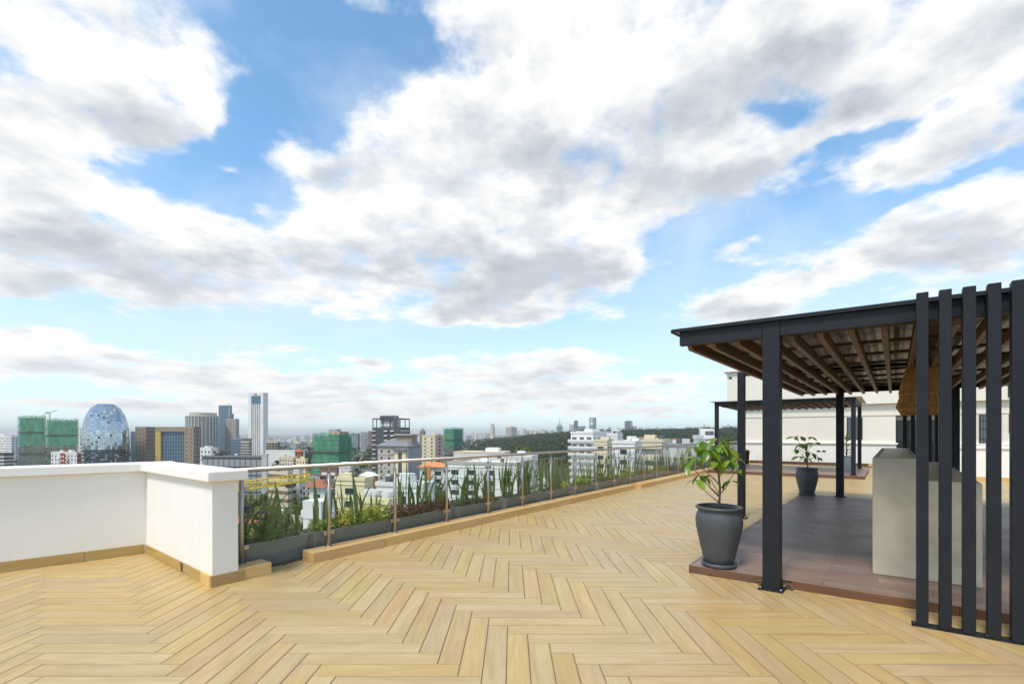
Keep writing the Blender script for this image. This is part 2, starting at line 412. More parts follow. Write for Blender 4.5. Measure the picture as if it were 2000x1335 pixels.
# corner of the white parapet
WC = Vector((-4.62, 5.82, 0)); WE = Vector((-2.94, 4.515, 0)); WL = Vector((-5.55, 4.99, 0))
W1 = (WL-WC).normalized(); W2 = (WE-WC).normalized()
N1 = Vector((-W1.y, W1.x, 0));  N1 = N1 if N1.dot(Vector((1, -1, 0))) < 0 else -N1      # outward (away from terrace)
N2 = Vector((-W2.y, W2.x, 0));  N2 = N2 if N2.dot(Vector((1, 1, 0))) > 0 else -N2

# ---- slab under the tiles
floor = MB()
floor.prism([(-9, -3), (24, -3), (34, 14), tuple(FW(27, .95, 0)[:2]), tuple(FW(-1.6, .95, 0)[:2]), (-4.2, 7.2), (-9, 7.2)], -.5, -.006)
FLOOR = floor.build('terrace_floor', 'grout', kind='structure')

def clip(poly, p, n):
    """keep the side where (q-p).n <= 0"""
    out = []
    for i in range(len(poly)):
        a, b = poly[i], poly[(i+1) % len(poly)]
        da = (a[0]-p.x)*n.x+(a[1]-p.y)*n.y; db = (b[0]-p.x)*n.x+(b[1]-p.y)*n.y
        if da <= 0: out.append(a)
        if (da < 0 < db) or (db < 0 < da):
            k = da/(da-db); out.append((a[0]+(b[0]-a[0])*k, a[1]+(b[1]-a[1])*k))
    return out
PWID = .151; PLEN = PWID*6; JT = .0045; X0 = -.035; C0 = 4.37
planks = []
def add_plank(x0, x1, y0, y1):
    cx, cy = (x0+x1)/2, (y0+y1)/2
    if cy < .3 or cy > 25 or cx < -8.5 or cx > 22: return
    a, b = p_inv(cx, cy)
    if .7 < a < 4.4 and .7 < b < 6.6: return                     # wholly under the pergola deck
    g = JT/2
    poly = [(x0+g, y0+g), (x1-g, y0+g), (x1-g, y1-g), (x0+g, y1-g)]
    def st(q): r = Vector((q[0], q[1], 0))-FQ; return r.dot(FU), r.dot(FN)
    cs = [st(q) for q in poly]
    if max(t for _, t in cs) > .2:
        if max(q for q, _ in cs) <= -.93: pcs = [clip(poly, WC+N1*.1, N1)]
        elif min(q for q, _ in cs) >= -.93: pcs = [clip(poly, FW(0, .23, 0), FN)]
        else:
            A_ = clip(poly, FW(-.93, 0, 0), FU); B_ = clip(poly, FW(-.93, 0, 0), -FU)
            pcs = [clip(A_, WC+N1*.1, N1) if A_ else [], clip(B_, FW(0, .23, 0), FN) if B_ else []]
    else: pcs = [poly]
    vert = (y1-y0) > (x1-x0); d2 = max(cy, .6)
    inview = cy > 2.55 and abs(cx/cy) < 1.15
    for poly in pcs:
        if len(poly) < 3: continue
        ar = abs(sum(poly[i][0]*poly[(i+1) % len(poly)][1]-poly[(i+1) % len(poly)][0]*poly[i][1] for i in range(len(poly))))/2
        if ar < .002: continue
        planks.append((inview, ar/d2**3, poly, vert, (cx, cy)))
nk = 190
for j in range(-16, 18):
    for k in range(-nk, nk):
        x = X0+k*PWID; yb = C0-k*PWID+j*2*PLEN
        add_plank(x, x+PWID, yb, yb+PLEN)
        add_plank(x+PWID-PLEN, x+PWID, yb-PWID, yb)
planks.sort(key=lambda p: (not p[0], -p[1]))
def plank_mesh(m, poly, vert, c, z, rnd, lift):
    n = len(poly); i = len(m.v)
    uvs = [((p[1]-c[1], p[0]-c[0]) if vert else (p[0]-c[0], p[1]-c[1])) for p in poly]
    uvs = [(u+.001, v+.001) for u, v in uvs]
    e = .0022
    ins = [(p[0]+(e if p[0] < c[0] else -e), p[1]+(e if p[1] < c[1] else -e)) for p in poly]
    m.v += [(x, y, z+lift) for x, y in ins]+[(x, y, z+lift-.0016) for x, y in poly]+[(x, y, z-.0055) for x, y in poly]
    m.f.append([i+k for k in range(n)]); m.uv.append(uvs); m.rnd.append(rnd)
    for q in (0, 1):
        for k in range(n):
            k2 = (k+1) % n
            m.f.append([i+(q+1)*n+k, i+(q+1)*n+k2, i+q*n+k2, i+q*n+k]); m.uv.append([uvs[k], uvs[k2], uvs[k2], uvs[k]]); m.rnd.append(rnd)
rest = MB()
for q, (iv, w, poly, vert, c) in enumerate(planks):
    rnd = random.random(); lift = random.uniform(-.0004, .0004)
    if q < 300:
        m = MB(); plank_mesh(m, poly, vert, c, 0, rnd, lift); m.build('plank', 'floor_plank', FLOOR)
    else: plank_mesh(rest, poly, vert, c, 0, rnd, lift)
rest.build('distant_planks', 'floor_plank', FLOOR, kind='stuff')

# ---- tile pieces with grain running along them
def tile_piece(parent, name, p0, p1, thick_dir, th, z0, z1, mat, bevel=.003):
    """a tile standing along p0-p1, thickness th along thick_dir"""
    p0, p1 = Vector(p0), Vector(p1); n = Vector(thick_dir)
    if (p1-p0).cross(n).z < 0: p0, p1 = p1, p0
    B = [p0, p1, p1+n*th, p0+n*th]; L = (p1-p0).length; h = z1-z0; m = MB(); rnd = random.random()
    V = [(p.x, p.y, z0) for p in B]+[(p.x, p.y, z1) for p in B]
    def q(ids, uv): m.poly([V[i] for i in ids], [(a+.001, b+.001) for a, b in uv], rnd)
    q((0, 1, 5, 4), [(0, 0), (L, 0), (L, h), (0, h)]); q((2, 3, 7, 6), [(L, 0), (0, 0), (0, h), (L, h)])
    q((4, 5, 6, 7), [(0, 0), (L, 0), (L, th), (0, th)]); q((3, 2, 1, 0), [(0, 0), (L, 0), (L, th), (0, th)])
    q((1, 2, 6, 5), [(0, 0), (th, 0), (th, h), (0, h)]); q((3, 0, 4, 7), [(0, 0), (th, 0), (th, h), (0, h)])
    bm = bmesh.new(); me = m.mesh(name, mat); bm.from_mesh(me); bmesh.ops.remove_doubles(bm, verts=bm.verts, dist=1e-5); bm.to_mesh(me); bm.free()
    return link(name, me, parent, bevel, 1)

# ---- white parapet with its return pier
par = thing('parapet_wall', 'white plastered parapet with thick coping, turning a corner beside the glass railing', 'wall', tuple(WC))
m = MB(); TH = .26
WF = WC+W1*4.2
outer = WC+N1*TH+W2*0
# wall run to the left and the return pier, one outline
m.prism([tuple(q[:2]) for q in (WF, WC, WC+N2*.24-W1*.0, WC+N1*TH-W1*.45, WF+N1*TH)][::-1], -.4, 1.03)
m2 = MB(); m2.prism([tuple(q[:2]) for q in (WC, WE, WE+N2*.24, WC+N2*.24)], -.4, 1.029)
m.build('wall', 'white_plaster', par, .006); m2.build('return_wall', 'white_plaster', par, .006)
m = MB(); O = .055
i1 = WC-N1*O-N2*O*0
# coping: an L with a mitre at the corner
ci = WC-(N1+N2)*O*.9; c_end0 = WE+W2*O-N2*O; c_end1 = WE+W2*O+N2*(.24+O+.02)
m.prism([tuple(q[:2]) for q in (WF-N1*O, ci, c_end0, c_end1, WC+N2*(.24+O)+W2*.1, WC+N1*(TH+O)-W1*.30, WF+N1*(TH+O))], 1.032, 1.135)
m.build('coping', 'coping_paint', par, .012, 3)
# skirting tiles
run = 0
for a, b in ((.02, .57), (.575, 1.30), (1.305, 2.2), (2.205, 3.1)):
    tile_piece(par, 'skirting_tile', WC+W1*a-N1*.014, WC+W1*b-N1*.014, N1, .013, .001, .115, 'skirting', .002)
LW2 = (WE-WC).length
for a, b in ((.03, 1.28), (1.36, 1.56), (1.563, LW2+.012)):
    tile_piece(par, 'skirting_tile', WC+W2*a-N2*.014, WC+W2*b-N2*.014, N2, .013, .001, .112, 'skirting', .002)
tile_piece(par, 'skirting_tile', WE+W2*.001, WE+W2*.001+N2*.30, W2, .013, .001, .112, 'skirting', .002)
m = MB(); q0 = WC+W2*1.29; m.prism([tuple(q[:2]) for q in (q0-N2*.004, q0+W2*.06-N2*.004, q0+W2*.06+N2*.05, q0+N2*.05)], .002, .10)
m.build('drain_outlet', 'black_plastic', par)

# ---- tiled kerb under the railing
def kerb(label, segs, t0, t1, h):
    k = thing('tiled_kerb', label, 'kerb', tuple(FW(segs[0][0], (t0+t1)/2, 0)))
    for s0, s1 in segs:
        m_ = tile_piece(k, 'kerb_tile', FW(s0, t0, 0), FW(s1-.004, t0, 0), FN, t1-t0, -.004, h, 'tile_edge', .005)
    return k
kerb('short stub of tan tiled kerb against the white parapet pier', [(-1.06, -.46)], 0.0, .235, .118)
segs = []; s = 0
while s < 9.1: e = min(s+1.2, 9.2); segs.append((s, e)); s = e
segs[0] = (0, 1.02); 
segs = [(0, 1.02)]; s = 1.02
while s < 9.1: e = min(s+1.2, 9.22); segs.append((s, e)); s = e
kerb('long tan wood-look tiled kerb carrying the glass railing posts', segs, 0.0, .235, .122)
segs = []; s = 9.40
while s < 24.0: e = s+1.25; segs.append((s, e)); s = e
kerb('far tan tiled kerb running on to the cream rooftop building', segs, -.10, .235, .122)

# ---- glass railing
rail = thing('glass_railing', 'stainless steel railing with clear glass panels along the terrace edge', 'railing', tuple(FW(-.7, .165, .12)))
NPOST = 25; PS = [-.70+.996*i for i in range(NPOST)]; RT = .165
pm = MB(); pm.tube((0, 0, 0), (0, 0, .90), .0235, n=14); pm.tube((0, 0, .90), (0, 0, .965), .008, n=8); pm.tube((0, 0, 0), (0, 0, .012), .045, n=14); pm.tube((0, 0, .958), (0, 0, .972), .016, n=8)
pmesh = pm.mesh('post', 'steel')
cmesh = MB(); cmesh.box((0, 0, 0), (.05, .03, .045)); cmesh = cmesh.mesh('glass_clamp', 'steel')
fa = math.atan2(FU.y, FU.x)
for i, s in enumerate(PS):
    o = link('post', pmesh, rail); o.location = FW(s, RT, .120)
    if i < 12:
        for z in (.17, .80):
            for sg in (-1, 1):
                if i == 0 and sg < 0: continue
                c = link('glass_clamp', cmesh, rail, .006); c.location = FW(s+sg*.046, RT, .12+z); c.rotation_euler = (0, 0, fa)
    if i < NPOST-1:
        g = MB(); fbox(g, s+.05, s+.946, RT-.005, RT+.005, .175, 1.0); g.build('glass_panel', 'clear_glass', rail)
m = MB(); m.tube(FW(-.99, RT, 1.115), FW(PS[-1]+.1, RT, 1.115), .0255, n=16); m.build('handrail', 'steel', rail)

# ---- planters
def blade_mesh(name, mat, L, w, bend, twist, seg=7, fold=.25, tipf=.55):
    m = MB(); rows = []
    for k in range(seg+1):
        u = k/seg; z = L*u; off = bend*u*u*L
        ww = w*(.55+.45*min(1, u*3))*(1 if u < tipf else max(.03, 1-((u-tipf)/(1-tipf))**1.6))
        a = twist*u; zz = z-abs(bend)*u*u*u*L*.35
        for x in (-1, 0, 1):
            lx = x*ww/2; ly = fold*ww*(abs(x))*.6
            m.v.append((lx*math.cos(a)-ly*math.sin(a)+off, lx*math.sin(a)+ly*math.cos(a), zz))
    for k in range(seg):
        for c in (0, 1):
            i = k*3+c; m.face([i, i+1, i+4, i+3]); m.smooth_faces.append(len(m.f)-1)
    return m.mesh(name, mat)
def leafy(m, centre, r, n, size, seed, up=.5, zmin=None):
    rg = random.Random(seed)
    for _ in range(n):
        while True:
            d = Vector((rg.uniform(-1, 1), rg.uniform(-1, 1), rg.uniform(-1, 1)))
            if .25 < d.length < 1: break
        p = Vector(centre)+Vector((d.x*r[0], d.y*r[1], d.z*r[2]))
        if zmin is not None and p.z < zmin: p.z = zmin+rg.uniform(0, .03)
        nrm = (d+Vector((0, 0, up))+Vector((rg.uniform(-1, 1), rg.uniform(-1, 1), rg.uniform(-1, 1)))*.7).normalized()
        u = nrm.orthogonal().normalized(); u = Quaternion(nrm, rg.uniform(0, 6.28)) @ u; v = nrm.cross(u)
        L = size*rg.uniform(.6, 1.3); wd = L*.42
        m.poly([p-u*L*.5, p+v*wd*.5+nrm*L*.06, p+u*L*.5-nrm*L*.05, p-v*wd*.5+nrm*L*.06])
SNAKE = [blade_mesh('leaf', 'leaf_snake', 1, w, b, tw) for w, b, tw in ((.052, .06, .5), (.044, -.09, -.9), (.058, .03, 1.3), (.040, .16, .2), (.048, -.05, -.4))]
STRAP = [blade_mesh('leaf', 'leaf_strap', 1, w, b, tw, 9, .2, .35) for w, b, tw in ((.045, .22, .3), (.050, .38, -.3), (.038, .12, .6), (.042, .55, .1))]
IRIS = [blade_mesh('leaf', 'leaf_iris', 1, w, b, tw, 7, .2, .3) for w, b, tw in ((.13, .25, .1), (.12, .45, -.1), (.14, .08, .2))]
def put_leaf(parent, me, loc, h, rot, tilt, width=1., name='leaf'):
    o = link(name, me, parent); o.location = loc
    o.rotation_euler = (tilt*math.sin(rot*3.1), tilt*math.cos(rot*2.3), rot); o.scale = (width, width, h)
    return o
pl_troughs = {}
def planter(idx, s0, s1, label, spec, group=None, fine=True):
    rg = random.Random(100+idx); tm0, hw0, hw1, H = .475, .125, .16, .285
    p = thing('planter_box', label, 'planter', tuple(FW((s0+s1)/2, tm0, -.005)), group)
    zb = -.004
    m = MB(); e = .035; w = .014
    def ring(ds, hw, z): return [FW(s0-ds, tm0+hw, z), FW(s0-ds, tm0-hw, z), FW(s1+ds, tm0-hw, z), FW(s1+ds, tm0+hw, z)]
    ob, ot, it, ib = ring(-e, hw0, zb), ring(0, hw1, H), ring(-w, hw1-w, H), ring(-.03, hw1-.03, H-.06)
    i = len(m.v); m.v += [tuple(q) for q in ob+ot+it+ib]
    m.face([i+3, i+2, i+1, i])
    for r_ in range(3):
        for k in range(4): m.face([i+r_*4+k, i+r_*4+(k+1) % 4, i+(r_+1)*4+(k+1) % 4, i+(r_+1)*4+k])
    m.build('trough', 'planter_grey', p, .004)
    m = MB(); m.poly(ring(-.028, hw1-.028, H-.045)); m.build('soil', 'soil', p)
    zs = H-.05
    bulk = {}
    for kind, n, hlo, hhi, u0, u1, wd in spec:
        if kind in ('snake', 'strap', 'iris'):
            lib = {'snake': SNAKE, 'strap': STRAP, 'iris': IRIS}[kind]
            for _ in range(n):
                u = rg.uniform(u0, u1); loc = FW(s0+(s1-s0)*u, tm0+rg.uniform(-.09, .09), zs)
                h = rg.uniform(hlo, hhi)
                if kind == 'iris': loc = FW(s0+(s1-s0)*((u0+u1)/2+rg.uniform(-.02, .02)), tm0+rg.uniform(-.12, -.06), zs)
                me = rg.choice(lib); rot = rg.uniform(0, 6.28); tilt = rg.uniform(.02, .16) if kind != 'iris' else rg.uniform(.1, .55)
                if fine: put_leaf(p, me, loc, h, rot, tilt, wd*(h if kind == 'strap' else 1))
                else:
                    mm = bulk.setdefault(kind, MB())
                    mat = Matrix.LocRotScale(loc, Matrix.Rotation(rot, 3, 'Z') @ Matrix.Rotation(tilt, 3, 'X'), Vector((wd, wd, h)))
                    i = len(mm.v); mm.v += [tuple(mat @ v.co) for v in me.vertices]
                    for f in me.polygons: mm.face([i+k for k in f.vertices])
        else:
            mm = MB()
            for j in range(max(1, int((u1-u0)*7))):
                u = u0+(u1-u0)*(j+.5)/max(1, int((u1-u0)*7))+rg.uniform(-.03, .03)
                rr = rg.uniform(.8, 1.2)
                leafy(mm, FW(s0+(s1-s0)*u, tm0-.03+rg.uniform(-.03, .03), H+hlo*.5), (.13*rr, .15*rr, hhi*rr), n, wd, idx*31+j, .5, H-.07)
            mm.build('foliage', kind, p, kind='stuff')
    for kind, mm in bulk.items():
        mm.build('leaves', {'snake': 'leaf_snake', 'strap': 'leaf_strap', 'iris': 'leaf_iris'}[kind], p, kind='stuff')
    return p
def flower(p, loc, seed):
    m = MB(); rg = random.Random(seed); c = Vector(loc)
    for k in range(7):
        a = k*.9; d = Vector((math.cos(a), math.sin(a), rg.uniform(-.5, .9))).normalized(); u = d.cross(Vector((0, 0, 1))).normalized()
        m.poly([c, c+d*.035+u*.026, c+d*.075+Vector((0, 0, rg.uniform(-.03, .01))), c+d*.035-u*.026])
    m.build('flower', 'petal_purple', p)
p0 = planter(0, -.76, .12, 'grey planter box of strap leaves and purple irises beside the white parapet',
        [('strap', 24, .45, .82, .05, .95, 1.0), ('snake', 11, .45, .78, .25, .97, 1.), ('iris', 22, .24, .42, .40, .52, .42), ('iris', 12, .30, .48, .02, .08, .42), ('leaf_fern', 60, .02, .05, .1, 1., .045)])
flower(p0, FW(-.40, .33, .60), 1); flower(p0, FW(-.38, .34, .53), 2); flower(p0, FW(-.73, .30, .86), 3); flower(p0, FW(-.62, .31, .70), 4)
planter(1, .20, 1.32, 'grey planter box of snake plants above bright yellow-green shrubs',
        [('snake', 21, .40, .80, .05, 1., 1.), ('strap', 3, .6, .85, .2, .9, .9), ('leaf_yellow', 420, .20, .15, .26, .52, .045), ('leaf_lime', 300, .10, .09, .02, .35, .05), ('leaf_yellow', 260, .22, .17, .66, .97, .05), ('leaf_lime', 240, .16, .13, .45, 1.02, .05)])
planter(2, 1.46, 2.58, 'grey planter box of snake plants over a carpet of bronze foliage',
        [('snake', 23, .42, .85, .05, .95, 1.), ('strap', 4, .6, .9, .1, .9, .9), ('leaf_bronze', 320, .12, .12, .0, 1.0, .055)])
planter(3, 2.72, 3.84, 'grey planter box with bronze and green ground cover and a small yellow clump',
        [('snake', 28, .42, .85, .05, .98, 1.), ('strap', 8, .6, .95, .1, .95, .9), ('leaf_fern', 130, .06, .08, .0, .6, .05), ('leaf_bronze', 90, .05, .07, .55, 1., .05), ('leaf_yellow', 60, .1, .06, .68, .8, .05)])
planter(4, 3.98, 5.10, 'grey planter box packed with tall dense snake plant blades only',
        [('snake', 37, .45, .90, .03, .97, .95), ('strap', 7, .7, .95, .1, .9, .9)])
planter(5, 5.24, 6.36, 'grey planter box of dense blades with one low golden shrub at its end',
        [('snake', 36, .42, .85, .03, .97, .9), ('leaf_fern', 60, .04, .06, .1, .9, .05), ('leaf_yellow', 100, .10, .09, .72, .95, .06)])
planter(6, 6.50, 7.62, 'grey planter box with broad pale variegated leaves among thin blades',
        [('snake', 15, .5, .8, .03, .97, .85), ('leaf_lime', 60, .16, .14, .2, .8, .13)], fine=False)
planter(7, 7.76, 8.88, 'grey planter box of brownish blades with a yellow clump behind the glass',
        [('snake', 24, .45, .8, .03, .97, .85), ('leaf_fern', 90, .08, .09, .0, 1., .06), ('leaf_yellow', 50, .12, .06, .6, .75, .06)], fine=False)
s = 9.02; i = 8
while s < 22.5:
    planter(i, s, s+1.12, 'grey planter box of thin green blades along the far end of the railing',
        [('snake', 21, .45, .85, .03, .97, .85), (('leaf_lime', 'leaf_fern')[i % 2], 70, .08, .09, .0, 1., .07)], 'planter boxes along the far railing', fine=False)
    s += 1.26; i += 1
# ================================================================== PERGOLA
DECK_Z = .08; DA, DB = 4.6, 7.75
deck = MB(); pbox(deck, .012, DA-.012, .012, DB-.012, -.003, DECK_Z-.008)
DECK = deck.build('pergola_deck', 'grout', kind='structure')
DW, DL = .195, 1.19
def deck_planks(parent, PWf, a1, b1, z, name='deck_plank', w=DW, L=DL, a0=0., b0=0.):
    n = 0; b = b0; row = 0
    while b < b1-.02:
        be = min(b+w, b1); a = a0-(row % 3)*L/3
        while a < a1-.02:
            s, e = max(a, a0), min(a+L, a1); a += L
            if e-s < .03: continue
            m = MB(); rnd = random.random(); g = .0016; q = random.uniform(-.0005, .0005)
            c = [(s+g, b+g), (e-g, b+g), (e-g, be-g), (s+g, be-g)]
            top = [PWf(x, y, z+q) for x, y in c]; bot = [PWf(x, y, z-.0075) for x, y in c]
            uv = [(x-s+.001, y-b+.001) for x, y in c]
            m.poly(top, uv, rnd)
            for k in range(4):
                k2 = (k+1) % 4; m.poly([bot[k], bot[k2], top[k2], top[k]], [uv[k], uv[k2], uv[k2], uv[k]], rnd)
            m.build(name, 'deck_plank', parent); n += 1
        b += w; row += 1
    return n
deck_planks(DECK, PW, DA, DB, DECK_Z)
a = 0.
for e in (.70,):
    tile_piece(DECK, 'edge_tile', PW(0, -.012), PW(e, -.012), PV, .013, .001, DECK_Z+.003, 'deck_edge', .003)
a = .94
while a < DA-.05:
    e = min(a+1.19, DA); tile_piece(DECK, 'edge_tile', PW(a+.002, -.012), PW(e, -.012), PV, .013, .001, DECK_Z+.003, 'deck_edge', .003); a = e
b = 0.
while b < DB-.05:
    e = min(b+1.19, DB); tile_piece(DECK, 'edge_tile', PW(-.012, b+.002), PW(-.012, e), PU, .013, .001, DECK_Z+.003, 'deck_edge', .003); b = e

m = MB(); rg = random.Random(8)
for k in range(26):
    a_ = rg.choice((rg.uniform(.66, .73), rg.uniform(.88, .96))); c = PW(a_, rg.uniform(-.07, .01), rg.uniform(.008, .06)); m.box(tuple(c), (rg.uniform(.01, .03), rg.uniform(.01, .025), rg.uniform(.008, .02)), rg.uniform(0, 3))
m.build('broken_mortar', 'deck_edge_chip', DECK, kind='stuff')
perg = thing('pergola', 'large charcoal steel pergola with brown timber rafters and slatted screen beside the potted plant', 'pergola', tuple(PW(0, 0, 0)))
ZB0, ZB1 = 2.435, 2.585
def post_at(parent, a, b, w, z0, z1, plate=True, name='post'):
    m = MB(); pbox(m, a-w/2, a+w/2, b-w/2, b+w/2, z0, z1); o = m.build(name, 'charcoal_steel', parent, .006)
    if plate:
        m = MB(); q = w/2+.034; pbox(m, a-q, a+q, b-q, b+q, z0-.002, z0+.011); bp = m.build('base_plate', 'charcoal_steel', o, .003)
        m = MB()
        for sa in (-1, 1):
            for sb in (-1, 1):
                c = PW(a+sa*(q-.02), b+sb*(q-.02), z0+.011); m.tube(c, c+Vector((0, 0, .016)), .011, n=6)
        m.build('bolts', 'steel', o)
    return o
post_at(perg, .80, -.10, .145, .004, ZB1-.001)
post_at(perg, .76, 7.62, .145, DECK_Z, ZB0+.02)
post_at(perg, -.40, 3.92, .112, .004, 2.60)
post_at(perg, 4.45, 3.9, .145, DECK_Z, ZB0+.02)
post_at(perg, 2.66, 7.62, .145, DECK_Z, ZB0+.02)
m = MB(); pbox(m, -.34, 4.5, 3.89, 3.95, 2.53, 2.58); m.build('tie_beam', 'charcoal_steel', perg, .004)
RA0, RA1, RB1 = -.05, 4.7, 7.75
for (a0, a1, b0, b1, nm) in ((RA0, .7265, -.170, -.10, 'beam'), (.8735, RA1, -.170, -.10, 'beam'), (RA0, RA1, RB1-.1, RB1-.03, 'beam'), (RA1-.07, RA1, -.01, RB1-.11, 'beam')):
    m = MB(); pbox(m, a0, a1, b0, b1, ZB0, ZB1); m.build(nm, 'charcoal_steel', perg, .004)
a = .0; j = 0
while a < RA1-.12:
    m = MB(); z0 = ZB0-.045+random.uniform(-.006, .006)
    m.prism([(-.095, z0+.05), (-.04, z0), (RB1-.02, z0), (RB1+.06, z0+.05), (RB1+.06, z0+.118), (-.095, z0+.118)], a, a+.048, map=lambda x, y, z: tuple(PW(z, x, y)))
    m.build('rafter', 'brown_timber', perg, .004); a += .232; j += 1
b = .35
while b < RB1-.15:
    m = MB(); pbox(m, RA0+.05, RA1-.1, b, b+.045, ZB0+.077, ZB0+.112); m.build('batten', 'brown_timber', perg, .003); b += .95
# profiled roof sheet: shallow ribs running front to back
m = MB(); n = 96; i = 0
for q in range(n+1):
    a = RA0-.06+(RA1-RA0+.10)*q/n; z = ZB1+.006+(.012 if q % 4 in (1, 2) else 0)
    m.v += [tuple(PW(a, -.185, z)), tuple(PW(a, RB1+.08, z))]
for q in range(n): m.face([2*q, 2*q+2, 2*q+3, 2*q+1])
ro = m.build('roof_sheet', 'roof_sheet', perg); sm = ro.modifiers.new('thickness', 'SOLIDIFY'); sm.thickness = .004
m = MB(); pbox(m, RA0-.07, RA1+.05, -.205, -.187, ZB1-.008, ZB1+.026); m.build('flashing', 'charcoal_steel', perg)
m = MB(); pbox(m, RA0-.085, RA0-.066, -.186, RB1+.08, ZB1-.008, ZB1+.026); m.build('flashing', 'charcoal_steel', perg)
# slat screens, front and back
for b, zt, z0 in ((-.42, 2.60, .012), (7.85, 2.60, .012)):
    for k in range(5):
        a = 1.885+.132*k
        w = .072
        if k == 4: w = .15; a += .03
        m = MB(); pbox(m, a-w/2, a+w/2, b-.05, b+.05, z0, zt); o = m.build('slat', 'charcoal_steel', perg, .004)
        m = MB()
        if b < 0: pbox(m, a-.02, a+.02, b+.052, -.172, zt-.085, zt-.025)
        else: pbox(m, a-.02, a+.02, RB1-.028, b-.052, zt-.085, zt-.025)
        m.build('bracket', 'charcoal_steel', o, .003)
    m = MB(); pbox(m, 1.82, 2.60, b-.056, b+.056, .001, .010); m.build('base_strip', 'charcoal_steel', perg, .002)
m = MB(); q = PW(1.82, -.46, .012)
for a in (1.835, 2.24, 2.585):
    c = PW(a, -.462, .009); m.tube(c, c+Vector((0, 0, .022)), .012, n=6)
m.build('anchor_bolts', 'black_plastic', perg)

# ---- bar counter
CB = PW(0, 0); ca, cb = p_inv(3.66, 4.68)
ctr = thing('bar_counter', 'two-level polished concrete bar counter standing on the dark deck', 'counter', tuple(PW(ca+.4, cb+2, DECK_Z)))
CL = 4.1; U1, U2 = .36, .80
m = MB(); pbox(m, ca, ca+U1, cb, cb+CL, DECK_Z, 1.262); m.build('upper_bar', 'concrete', ctr, .012, 3)
m = MB(); pbox(m, ca+U1+.001, ca+U2, cb+.004, cb+CL, DECK_Z, 1.045); m.build('work_bench', 'concrete', ctr, .012, 3)
m = MB(); pbox(m, ca+.05, ca+U1-.05, cb+.05, cb+CL-.05, 1.259, 1.266); m.build('bar_top', 'counter_top', ctr)
m = MB(); pbox(m, ca+U1+.05, ca+U2-.05, cb+.055, cb+CL-.05, 1.042, 1.049); m.build('bench_top', 'counter_top', ctr)

# ---- woven straw pendant
LC = PW(2.0, 3.2, 0); lz = 1.77
lamp = thing('pendant_lamp', 'woven straw pendant lampshade hanging under the pergola roof', 'lamp', (LC.x, LC.y, lz))
prof = [(.07, .80), (.12, .74), (.16, .62), (.205, .45), (.235, .30), (.225, .24), (.262, .10), (.205, .0)]
m = MB(); m.lathe([(r-.006, z) for r, z in prof], (LC.x, LC.y, lz), 40, cap=False)
sh = m.build('shade', 'straw_dark', lamp)
m = MB(); rg = random.Random(5)
def rad(z):
    for (r0, z0), (r1, z1) in zip(prof, prof[1:]):
        if z1 <= z <= z0: return r1+(r0-r1)*(z-z1)/(z0-z1)
    return prof[-1][0]
for k in range(230):
    a = 2*math.pi*k/230+rg.uniform(-.01, .01); zt = .80-rg.uniform(0, .05); zb = rg.uniform(-.015, .01); pts = []
    zsq = [zt, .62, .45, .30, .24, .10, zb]; jr = rg.uniform(-.004, .006)
    for z in zsq:
        r = rad(max(0, min(.8, z)))+jr+rg.uniform(-.002, .003); a2 = a+rg.uniform(-.012, .012)
        pts.append(Vector((LC.x+r*math.cos(a2), LC.y+r*math.sin(a2), lz+z)))
    m.path(pts, [.0032]*len(pts), 4)
m.build('straw_strands', 'straw', sh, kind='stuff')
for z in (.62, .30, .24, .10):
    m = MB(); r = rad(z)+.007
    pts = [Vector((LC.x+r*math.cos(t*.2094), LC.y+r*math.sin(t*.2094), lz+z)) for t in range(31)]
    m.path(pts, [.005]*31, 5); m.build('band', 'straw_dark', sh)
m = MB(); m.tube((LC.x, LC.y, lz+.78), (LC.x, LC.y, 2.52), .006, n=6); m.build('cord', 'black_plastic', lamp)

# ---- potted plants
def leaf_shape(name, mat, L, w, droop=.25, seg=5):
    m = MB(); prof = [0.10, .62, .95, 1.0, .72, .03]
    for k in range(seg+1):
        u = k/seg; ww = w*prof[k]; x = L*u; z = -droop*u*u*L
        m.v += [(x, -ww/2, z+ww*.14), (x, 0, z), (x, ww/2, z+ww*.14)]
    for k in range(seg):
        for c in (0, 1):
            i = k*3+c; m.face([i, i+1, i+4, i+3]); m.smooth_faces.append(len(m.f)-1)
    return m.mesh(name, mat)
LEAF = [leaf_shape('leaf', 'leaf_glossy', 1, .44, .35), leaf_shape('leaf', 'leaf_glossy', 1, .52, .15), leaf_shape('leaf', 'leaf_glossy', 1, .40, .5)]
LEAFL = [leaf_shape('leaf', 'leaf_lime', 1, .46, .3)]
def orient(o, d, roll=0.):
    d = Vector(d).normalized(); o.rotation_mode = 'QUATERNION'
    o.rotation_quaternion = d.to_track_quat('X', 'Z') @ Quaternion((1, 0, 0), roll)
POT = [(.0, .0), (.125, .0), (.142, .02), (.165, .10), (.205, .28), (.228, .40), (.232, .46), (.222, .52), (.205, .555), (.203, .568), (.218, .575), (.232, .587), (.232, .600), (.218, .608), (.202, .600), (.19, .56), (.0, .56)]
def pot_parts(t, c, s, mat, saucer=True):
    z = 0
    if saucer:
        m = MB(); m.lathe([(0, 0), (.158*s, 0), (.172*s, .012*s), (.172*s, .040*s), (.160*s, .043*s), (.150*s, .020*s), (0, .020*s)], c, 40, False); m.build('saucer', mat, t); z = .021*s
    m = MB(); m.lathe([(r*s, h*s) for r, h in POT[:-1]], (c[0], c[1], c[2]+z), 48, False); pot = m.build('pot', mat, t)
    m = MB(); m.lathe([(0, .575*s), (.10*s, .578*s), (.196*s, .572*s)], (c[0], c[1], c[2]+z-.0*s), 24, False); m.build('soil', 'soil', pot)
    return z+.57*s
